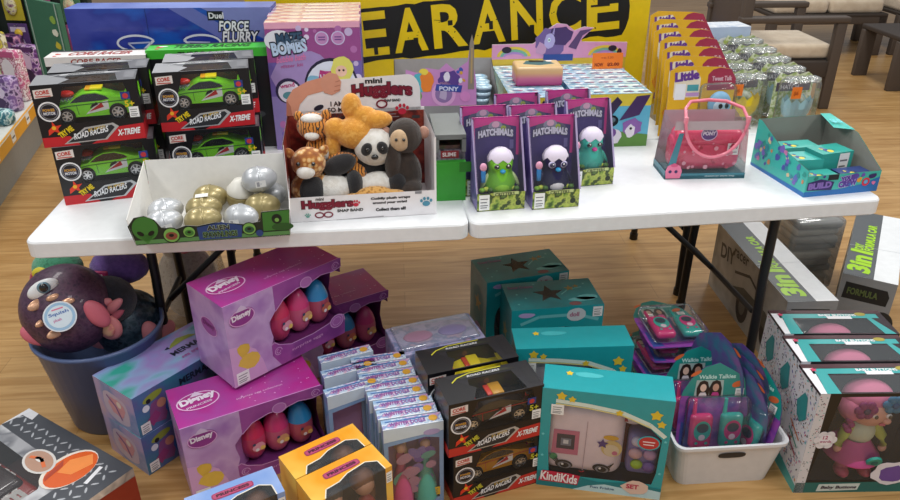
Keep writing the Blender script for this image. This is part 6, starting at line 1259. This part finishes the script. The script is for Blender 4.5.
def phone_pack():
    t = thing('phone_toy_pack', '-', 'carded toy', 'pink and teal phone toy packs in and behind the basket'); w, h = .215, .30; b = B(); tl = C('#1c8f88', .3, coat=.4); vp = MIX(['#7a3fa8', '#a04fb0', '#6a3fa0', '#8a5ac8'], 12, .3, coat=.3)
    out = [(0.01, 0), (w - .01, 0), (w, .02), (w, .17), (w - .01, .21), (w - .03, .25), (w * .68, .275), (w * .5, .298), (w * .30, .285), (.03, .25), (.008, .21), (0, .17), (0, .02)]
    b.frame((-w/2, 0, 0), (1, 0, 0), (0, 0, 1)).poly(out, vp, 0); b.frame((w/2, .002, 0), (-1, 0, 0), (0, 0, 1)).poly([(w - x, y) for x, y in out[::-1]], MIX(['#4a5a9a', '#6a4a98', '#3f7a9a', '#8a5aa0'], 9, .35), 0); b.frame((-w/2, 0, 0), (1, 0, 0), (0, 0, 1))
    b.poly([(0.002, .19), (w - .004, .178), (w - .01, .21), (w - .03, .25), (w * .68, .275), (w * .5, .298), (w * .30, .285), (.03, .25), (.008, .21)], tl, 1)
    b.poly([(.040, .186), (.128, .184), (.126, .240), (.044, .242)], C('#a8b8b4'), 2)
    for cx, c2 in ((.066, '#e3c0ac'), (.104, '#c99a84')): b.poly([(cx - .018, .186), (cx - .020, .215), (cx - .012, .236), (cx, .241), (cx + .012, .236), (cx + .019, .212), (cx + .018, .186)], C('#2e211d'), 3); b.disc(cx, .216, .0095, C(c2), 4, .013); b.poly([(cx - .014, .186), (cx - .008, .200), (cx + .008, .200), (cx + .014, .186)], C('#e0d8de' if cx < .08 else '#c2408a'), 4)
    b.text('Walkie Talkies', .05, .246, .013, C('#bfe6e0'), 3, .03, 0, .11); b.disc(w - .045, .225, .018, C('#d86a3a'), 2, .010, 20); b.disc(.04, .265, .018, C('#d86a3a'), 2, .006, 30); b.sticker(w - .05, .185, .026, .026, 4); b.poly([(.01, .01), (.05, .01), (.03, .09), (.01, .1)], C('#3f5aa8'), 1); b.build('card', t)
    for sx, c1, c2 in ((-1, '#d82f78', '#2aa89c'), (1, '#27a89e', '#c8307a')):
        x = sx * .046; q = B(); q.rbox((x, -.026, .085), (.068, .030, .115), .014, C(c1, .25, coat=.6), 4); q.cyl((x - .022, -.022, .135), (x - .022, -.022, .190), .0065, C(c1, .3), 12, .005); ph_ = q.build('phone', t)
        q = B(); q.frame((x - .03, -.0415, .03), (1, 0, 0), (0, 0, 1)); q.disc(.030, .062, .026, C(c2), 1, .034); q.disc(.030, .072, .018, C('#2a3a4a'), 2, .016); q.disc(.030, .040, .010, C('#e8d0dc'), 2); q.disc(.015, .020, .005, C(c2), 2); q.disc(.045, .020, .005, C(c2), 2); q.build('screen', ph_)
    q = B(); q.rbox((0, -.028, .105), (.195, .052, .190), .022, FILM(a=.05), 3); q.build('blister', t); return t
pp0 = phone_pack(); pp0['label'] = 'phone toy pack standing upright at the front left of the basket'
def pk(label, loc, yaw, tilt=0, roll=0): c = dup(pp0, label); put(c, loc, yaw, tilt, roll); return c
bl = lambda x, y, z: off(Vector((BKL.x, BKL.y, z)), 4.5, x, y)
put(pp0, bl(-.030, -.045, .078), 3, -7)
pk('phone toy pack standing directly behind the front one in the basket', bl(-.045, .050, .07), 6, -8)
for i, (x, y, yw, z2, tl_, wd) in enumerate(((.020, .075, 118, .135, -6, 'tallest in the basket, its back showing'), (.085, .005, 116, .060, -8, 'turned sideways in the middle of the basket'), (.070, -.020, -64, .050, -10, 'turned sideways at the basket front right'), (.085, .035, 120, .085, -8, 'turned sideways, near the right basket rim'), (.100, .065, 122, .110, -10, 'at the rear right corner of the basket'))):
    pk('phone toy pack %s' % wd.replace('turned sideways, near', 'edge-on near'), bl(x, y, z2), yw, tl_)
# the flat pile behind the basket
PB = at(702, 338, .30); PB.z = 0
for i in range(5):
    pk('phone toy pack lying flat, %s of the pile behind the basket' % ('bottom one', 'second from the bottom', 'third from the bottom', 'fourth from the bottom', 'top one, phones showing')[i], Vector((PB.x - .05 + .014 * (i % 2), PB.y + .02, .003 + .062 * i)) , 6 + 4 * (i % 3 - 1), -90)

# ================================================================ BABY DOLL BOXES
def doll_box(label, full=True):
    t = thing('baby_doll_box', label, 'boxed toy', 'patterned baby doll boxes standing in a row'); w, d, h = .36, .138, .37; b = B()
    wh = C('#d6d6dc', .35, coat=.2); tl = C('#3fa8a8', .3, coat=.3); dk = C('#2a1a20', .35); bk = C('#14151a', .3)
    win = [(.030, .048), (w - .02, .048), (w - .02, h - .012), (.062, h - .012), (.058, h - .05)]; tw = [(.060, .006), (w - .03, .006), (w - .05, d * .62), (.062, d * .62)]
    shell(b, w, d, h, bk, wh, dk, win, tw, inner=C('#1f2a3c', .6)); TP(b, w, d, h)
    b.rect(0, d * .86, w, d, C('#4a2a30'), 1); b.rect(.02, d * .66, w - .02, d * .84, tl, 1); b.poly([(.018, 0), (.058, 0), (.060, d * .66), (.03, d * .72)], tl, 1.2); b.poly([(0, 0), (.018, 0), (.03, d * .86), (0, d * .86)], C('#eaeaee'), 1)
    b.text('BABY BUTTONS', w * .42, d * .74, .011, C('#f2f2f4'), 3, .03, 0, .12); b.rect(w * .48, d * .62, w * .70, d * .74, C('#e8e6ea'), 2); b.poly(star(.028, d * .80, .011, .5), C('#d04a6a'), 3); b.disc(w * .80, d * .82, .018, C('#a89a3a'), 3, .010); b.poly([(w - .045, .0), (w - .01, 0), (w - .045, d * .66), (w - .06, d * .66)], tl, 1.2)
    # confetti side
    L(b, w, d, h); g = random.Random(21)
    for i in range(260):
        u, v = g.uniform(.006, d - .006), g.uniform(.03, h - .01); r = g.uniform(.0012, .0032); b.disc(u, v, r * 1.8, C(g.choice(['#2a3a4a', '#3fa8a8', '#c04a6a', '#8a5a9a', '#4a5aa0', '#2a2a30', '#c98a4a'])), 1, r * .8, g.uniform(0, 180), 8)
    b.poly([(d * .25, h - .10), (d * .48, h - .05), (d * .62, h - .055), (d * .75, h - .12), (d * .55, h - .15), (d * .38, h - .14)], C('#2f8a8c'), 3); b.ring(d * .5, h - .1, .0, 0, bk, 2)
    for k, c_ in enumerate(('#c8703a', '#2f8a7a', '#a02a4a')): b.line([(d * .20 + k * .003, h - .175 - k * .028), (d * .70, h - .205 - k * .028)], .0055, C(c_), 3)
    b.poly([(0, 0), (d, 0), (d, .028), (0, .05)], tl, 2); b.rect(d * .3, .115, d * .85, .118, C('#9a9aa2'), 2)
    b.line([(0, h - .003), (d, h - .003)], .008, dk, 3)
    RT(b, w, d, h).rect(0, 0, d, .04, tl, 1)
    F(b, w, d, h); b.rect(0, 0, w, .040, C('#1f6a66'), 1); b.rect(0, 0, .028, h, wh, 1); b.poly([(.066, .006), (.19, .010), (.194, .036), (.070, .034)], C('#ccd8d4'), 3); b.text('Baby Buttons', .078, .013, .014, C('#3a2a3a'), 4, .04, 0, .105, shear=.2)
    for i in range(60): b.disc(g.uniform(.003, .026), g.uniform(.045, h - .01), .0022, C(g.choice(['#2a3a4a', '#3fa8a8', '#c04a6a', '#2a2a30'])), 2, .0014, g.uniform(0, 180), 8)
    for k in range(6): b.disc(.050 + .020 * math.cos(k * math.pi / 3), .205 + .020 * math.sin(k * math.pi / 3), .014, C('#e2e0e6'), 4)
    b.disc(.050, .205, .020, C('#eceaf0'), 5); b.text('12', .041, .209, .012, C('#b04a78'), 6, .03); b.text('words', .034, .196, .009, C('#b04a78'), 6, .02)
    if full:
        b.poly(blob(w - .085, .075, .060, .045, 16, .12, 9), C('#e4e0e8'), 4); b.poly(blob(w - .08, .072, .040, .032, 14, .1, 9), C('#6a4a9a'), 5)
    b.build('carton', t)
    if full:
        q = B(); q.ell((.015, -.005, .268), (.060, .050, .056), C('#e0a894', .45)); q.ell((.048, -.045, .250), (.014, .010, .010), C('#e3a592', .45)); hd = q.build('doll_head', t)
        q = B(); q.ell((.010, .010, .300), (.072, .056, .050), C('#d87a9c', .8)); q.ell((-.040, .0, .268), (.030, .045, .040), C('#d87a9c', .8)); q.build('knit_hat', hd)
        for cx, cz, c_, c3 in ((-.022, .292, '#8a2f6a', '#4a3a58'), (.055, .312, '#3a80a8', '#2a5a88')):
            q = B()
            for k in range(6): q.ell((cx + .020 * math.cos(k * math.pi / 3), -.048, cz + .018 * math.sin(k * math.pi / 3)), (.015, .008, .015), C(c_, .6), n=12, k=8)
            q.ell((cx, -.054, cz), (.010, .006, .010), C(c3, .5)); q.build('hat_flower', hd)
        q = B()
        for k in range(9): q.ell((-.048 + .004 * (k % 3), -.022 - .005 * (k % 2), .275 - k * .010), (.012, .012, .010), C('#a03a78', .7), n=10, k=6)
        q.build('curls', hd)
        for x in (.008, .048):
            q = B(); q.ell((x, -.050, .272), (.009, .006, .008), C('#f0ece8', .2)); q.ell((x + .001, -.054, .272), (.006, .005, .0065), C('#5a4a3a', .1)); q.build('eye', hd)
        q = B(); q.ell((.034, -.052, .243), (.010, .005, .004), C('#c85a6a', .4)); q.build('mouth', hd)
        q = B(); q.ell((.005, -.005, .190), (.045, .038, .050), C('#cfd8c0', .6)); q.build('jacket', t)
        for s_ in (-1, 1):
            q = B(); q.tube([(.005 + s_ * .035, -.01, .215), (.005 + s_ * .058, -.025, .180), (.005 + s_ * .066, -.030, .150)], [.017, .015, .012], C('#b8c05a', .6), 12); q.ell((.005 + s_ * .067, -.031, .140), (.012, .010, .014), C('#e0a894', .45)); q.build('arm', t)
            q = B(); q.tube([(.0 + s_ * .028, -.02, .110), (.0 + s_ * .032, -.030, .065)], [.022, .018], C('#b85a7a', .6), 12); q.ell((s_ * .034, -.036, .058), (.020, .028, .018), C('#c04a6a', .5)); q.build('leg', t)
        q = B(); q.lathe([(.040, .165), (.055, .14), (.082, .105), (.080, .100), (.03, .11)], C('#c0508a', .7), 24, (0, -.0, 0)); sk = q.build('skirt', t)
        q = B(); q.cyl((.030, -.070, .125), (.030, -.078, .122), .022, C('#2f9a8a', .5)); q.cyl((.030, -.0775, .122), (.030, -.0795, .1215), .010, C('#1f6a6a', .5)); q.build('button', sk)
    else:
        q = B(); q.ell((.010, .010, .305), (.072, .050, .045), C('#d87a9c', .8)); q.build('knit_hat', t)
    q = B(); F(q, w, d, h).poly(win, FILM(a=.08), -.5); TP(q, w, d, h).poly(tw, FILM(a=.16, rough=.1), -.5); q.build('plastic_window', t); return t
d1 = doll_box('patterned baby doll box at the front right, doll in pink hat showing'); put(d1, at(821, 394, .37) - Vector((0, 0, .37)), 1, anchor=(-.18, -.069, 0))
d2 = doll_box('patterned baby doll box in the middle of the row of three', False); put(d2, Vector(d1.location) + Vector((.010, .150, 0)), 0.5); d3 = dup(d2, 'patterned baby doll box at the back of the row of three'); put(d3, Vector(d1.location) + Vector((.020, .296, 0)), 0)

# ================================================================ FORMULA CAR KIT BOXES
def formula_box(label):
    t = thing('car_kit_box', label, 'boxed toy', 'grey and white car kit boxes with green lettering'); w, d, h = .185, .66, .30; b = B(); gy = C('#55595c', .35); wh = C('#eef0f2', .3, coat=.3); lg = C('#a6d81e', .3)
    shell(b, w, d, h, C('#8a8d90', .35), MIX(['#9a9a98', '#b5b4b0', '#86857f'], 5, .4), wh)
    TP(b, w, d, h); b.rect(0, 0, w * .56, d, gy, 1); b.line([(0, d * .42), (w, d * .44)], .002, C('#c8ccd0'), 2)
    # text runs away from the viewer along the long side
    b.frame((-w / 2 + w * .50, -d / 2, h), (0, 1, 0), (-1, 0, 0))
    b.text('3in1', .040, .008, .072, lg, 3, .05, 0, .19, shear=.1); b.text('DIY', .245, .042, .028, lg, 3, .05, 0, .055, shear=.1); b.text('FORMULA CAR', .245, .006, .030, lg, 3, .05, 0, .27, shear=.1)
    F(b, w, d, h); b.poly([(w * .08, h - .10), (w * .1, h - .03), (w * .86, h - .035), (w * .92, h - .06), (w * .90, h - .10)], C('#1a1c1e'), 1); b.text('FORMULA', w * .16, h - .078, .026, C('#5a6a3a'), 2, .03, 0, w * .55); b.disc(w * .9, h * .42, .04, C('#26282a'), 1, .05); b.disc(w * .9, h * .42, .022, C('#6a6d70'), 2, .028)
    L(b, w, d, h); ink = C('#2a2a2a'); b.disc(d * .52, h * .30, .055, ink, 1, .075); b.disc(d * .52, h * .30, .028, C('#6a6a68'), 2, .04); b.disc(d * .85, h * .34, .05, ink, 1, .07); b.poly([(d * .3, h * .35), (d * .5, h * .55), (d * .8, h * .58), (d * .95, h * .45), (d * .9, h * .35), (d * .6, h * .40)], C('#55554f'), 1.5); b.line([(d * .35, h * .62), (d * .55, h * .78), (d * .75, h * .66)], .012, ink, 2)
    b.text('DIY', d * .12, h * .60, .06, ink, 2, .03, 10); b.text('racer', d * .3, h * .82, .03, ink, 2, .02, 6); b.build('carton', t); return t
f1 = formula_box('grey and white car kit box standing under the right table end'); put(f1, at(788, 302, .30) - Vector((0, 0, .30)), 3, anchor=(-.0925, -.33, 0))
f2 = dup(f1, 'grey and white car kit box at the right frame edge, turned to the right'); f2.location = (0, 0, 0); put(f2, at(843, 273, .30) - Vector((0, 0, .30)), -30, anchor=(-.0925, -.33, 0))
def bundle():
    t = thing('wrapped_bundle', 'stack of grey bagged goods between the two car kit boxes', 'bundle'); g = random.Random(4)
    for i in range(9):
        q = B(); q.rbox((g.uniform(-.01, .01), g.uniform(-.01, .01), .018 + .036 * i), (.20, .26, .034), .012, C(('#9a968c', '#b8b2a4', '#7d7a72')[i % 3], .5), 3, (0, 0, g.uniform(-4, 4))); q.build('folded_piece', t)
    q = B(); q.rbox((0, 0, .17), (.235, .30, .338), .02, FILM(a=.35, rough=.15), 3); q.build('clear_wrap', t); return t
bu = bundle(); put(bu, (1.56, 3.02, 0), 6)

# ================================================================ RACING TRUCK BOX, BOTTOM LEFT
def truck_box():
    t = thing('truck_toy_box', 'tread plate patterned toy box with orange helmet print at the bottom left corner', 'boxed toy'); w, d, h = .50, .36, .15; b = B()
    tread = C('#4a4d54', .35, .3); ch = MIX(['#c9c9cc', '#8f9096', '#ececee', '#77787e'], 7, .2, metal=.5, coat=.4); od = C('#c03a1c', .3, coat=.4); win = [(.0, .0), (.31, 0), (.34, .04), (.345, .17), (.30, .215), (.0, .23)]
    shell(b, w, d, h, od, ch, ch, None, win, inner=C('#4a2420', .6)); TP(b, w, d, h)
    b.poly([(.0, d), (w, d), (w, .06), (.40, .0), (.36, .0), (.38, .06), (.385, .20), (.33, .255), (0, .27)], tread, 1); b.poly([(0, d - .030), (.06, d - .028), (.05, d), (0, d)], C('#d0d0d4'), 1.5)
    b.poly([(0, d - .09), (.02, d), (0, d)], C('#d8d8dc'), 2)
    lt = C('#c4c7cc', .25, .5)
    k = 0
    for i in range(17):
        for j in range(12):
            u = .015 + i * .028; v = .012 + j * .028
            if (u > .39 and v > .02 + .9 * max(0, u - .46)) or v > .265:
                k += 1; b.disc(u, v, .0115, lt, 2.2, .0034, 45 if (i + j) % 2 else -45, 8)
    H_ = .075
    b.disc(.275 + H_, .262, .062, C('#e8ded0'), 3, .084); b.disc(.280 + H_, .264, .056, C('#e0601e', .25, coat=.6), 4, .078); b.poly([(.245 + H_, .285), (.28 + H_, .335), (.315 + H_, .31), (.30 + H_, .25), (.26 + H_, .235)], C('#ee8a3a'), 5); b.poly([(.230 + H_, .275), (.245 + H_, .205), (.262 + H_, .195), (.25 + H_, .26)], C('#b03a14'), 5)
    b.line([(.345 + H_, .315), (.365 + H_, .25)], .012, C('#e6e6ea'), 4); b.disc(.175 + H_, .235, .062, C('#d8d4d0'), 5, .040, -8); b.disc(.175 + H_, .235, .054, C('#b8907a'), 6, .033, -8); b.line([(.135 + H_, .232), (.17 + H_, .245), (.21 + H_, .228)], .010, C('#e0703a'), 7); b.disc(.17 + H_, .24, .018, C('#e8e4e0'), 7, .008)
    b.poly([(.43, .0), (w, .0), (w, .085), (.46, .05)], od, 3); b.poly([(.455, .01), (.495, .0), (.49, .05), (.465, .04)], C('#e8e4e0'), 4)
    RT(b, w, d, h); b.disc(.10, .07, .05, C('#e8b05a'), 1, .035); b.disc(.10, .07, .03, C('#7a1f14'), 2, .02); b.poly([(.16, .02), (d, .02), (d, .12), (.2, .13)], C('#8f2a18'), 1)
    F(b, w, d, h).text('RACE', .12, .04, .07, C('#e8e4e0'), 2, .05, 0, .26, shear=.2)
    b.build('carton', t)
    q = B(); q.rbox((-.09, -.06, .085), (.30, .15, .07), .02, C('#8a1f18', .25, coat=.8), 4); q.rbox((-.06, -.06, .118), (.14, .12, .04), .018, C('#2a1614', .2, coat=.8), 4); tk = q.build('toy_truck', t)
    q = B(); q.frame((-w/2 + .03, -d/2 + .02, .1215), (1, 0, 0), (0, 1, 0)); q.text('RACE', .05, .13, .032, C('#c9c4c0', .25, .5), 3, .05, 0, .12, shear=.2); q.text('SEE', .20, .09, .042, C('#c9c4c0', .25, .5), 3, .06, 0, .10, shear=.2); q.build('lettering', tk)
    for x in (-.19, .02): q = B(); q.cyl((x, -.145, .05), (x, -.115, .05), .042, C('#141416', .6), 24); q.cyl((x, -.147, .05), (x, -.144, .05), .024, C('#c9ccd0', .2, .8), 20); q.build('wheel', tk)
    q = B(); TP(q, w, d, h).poly(win, FILM(a=.10), -.5); q.build('plastic_window', t); return t
tk_ = truck_box(); put(tk_, at(133, 468, .15) - Vector((0, 0, .15)), -31.6, anchor=(.25, .18, 0))
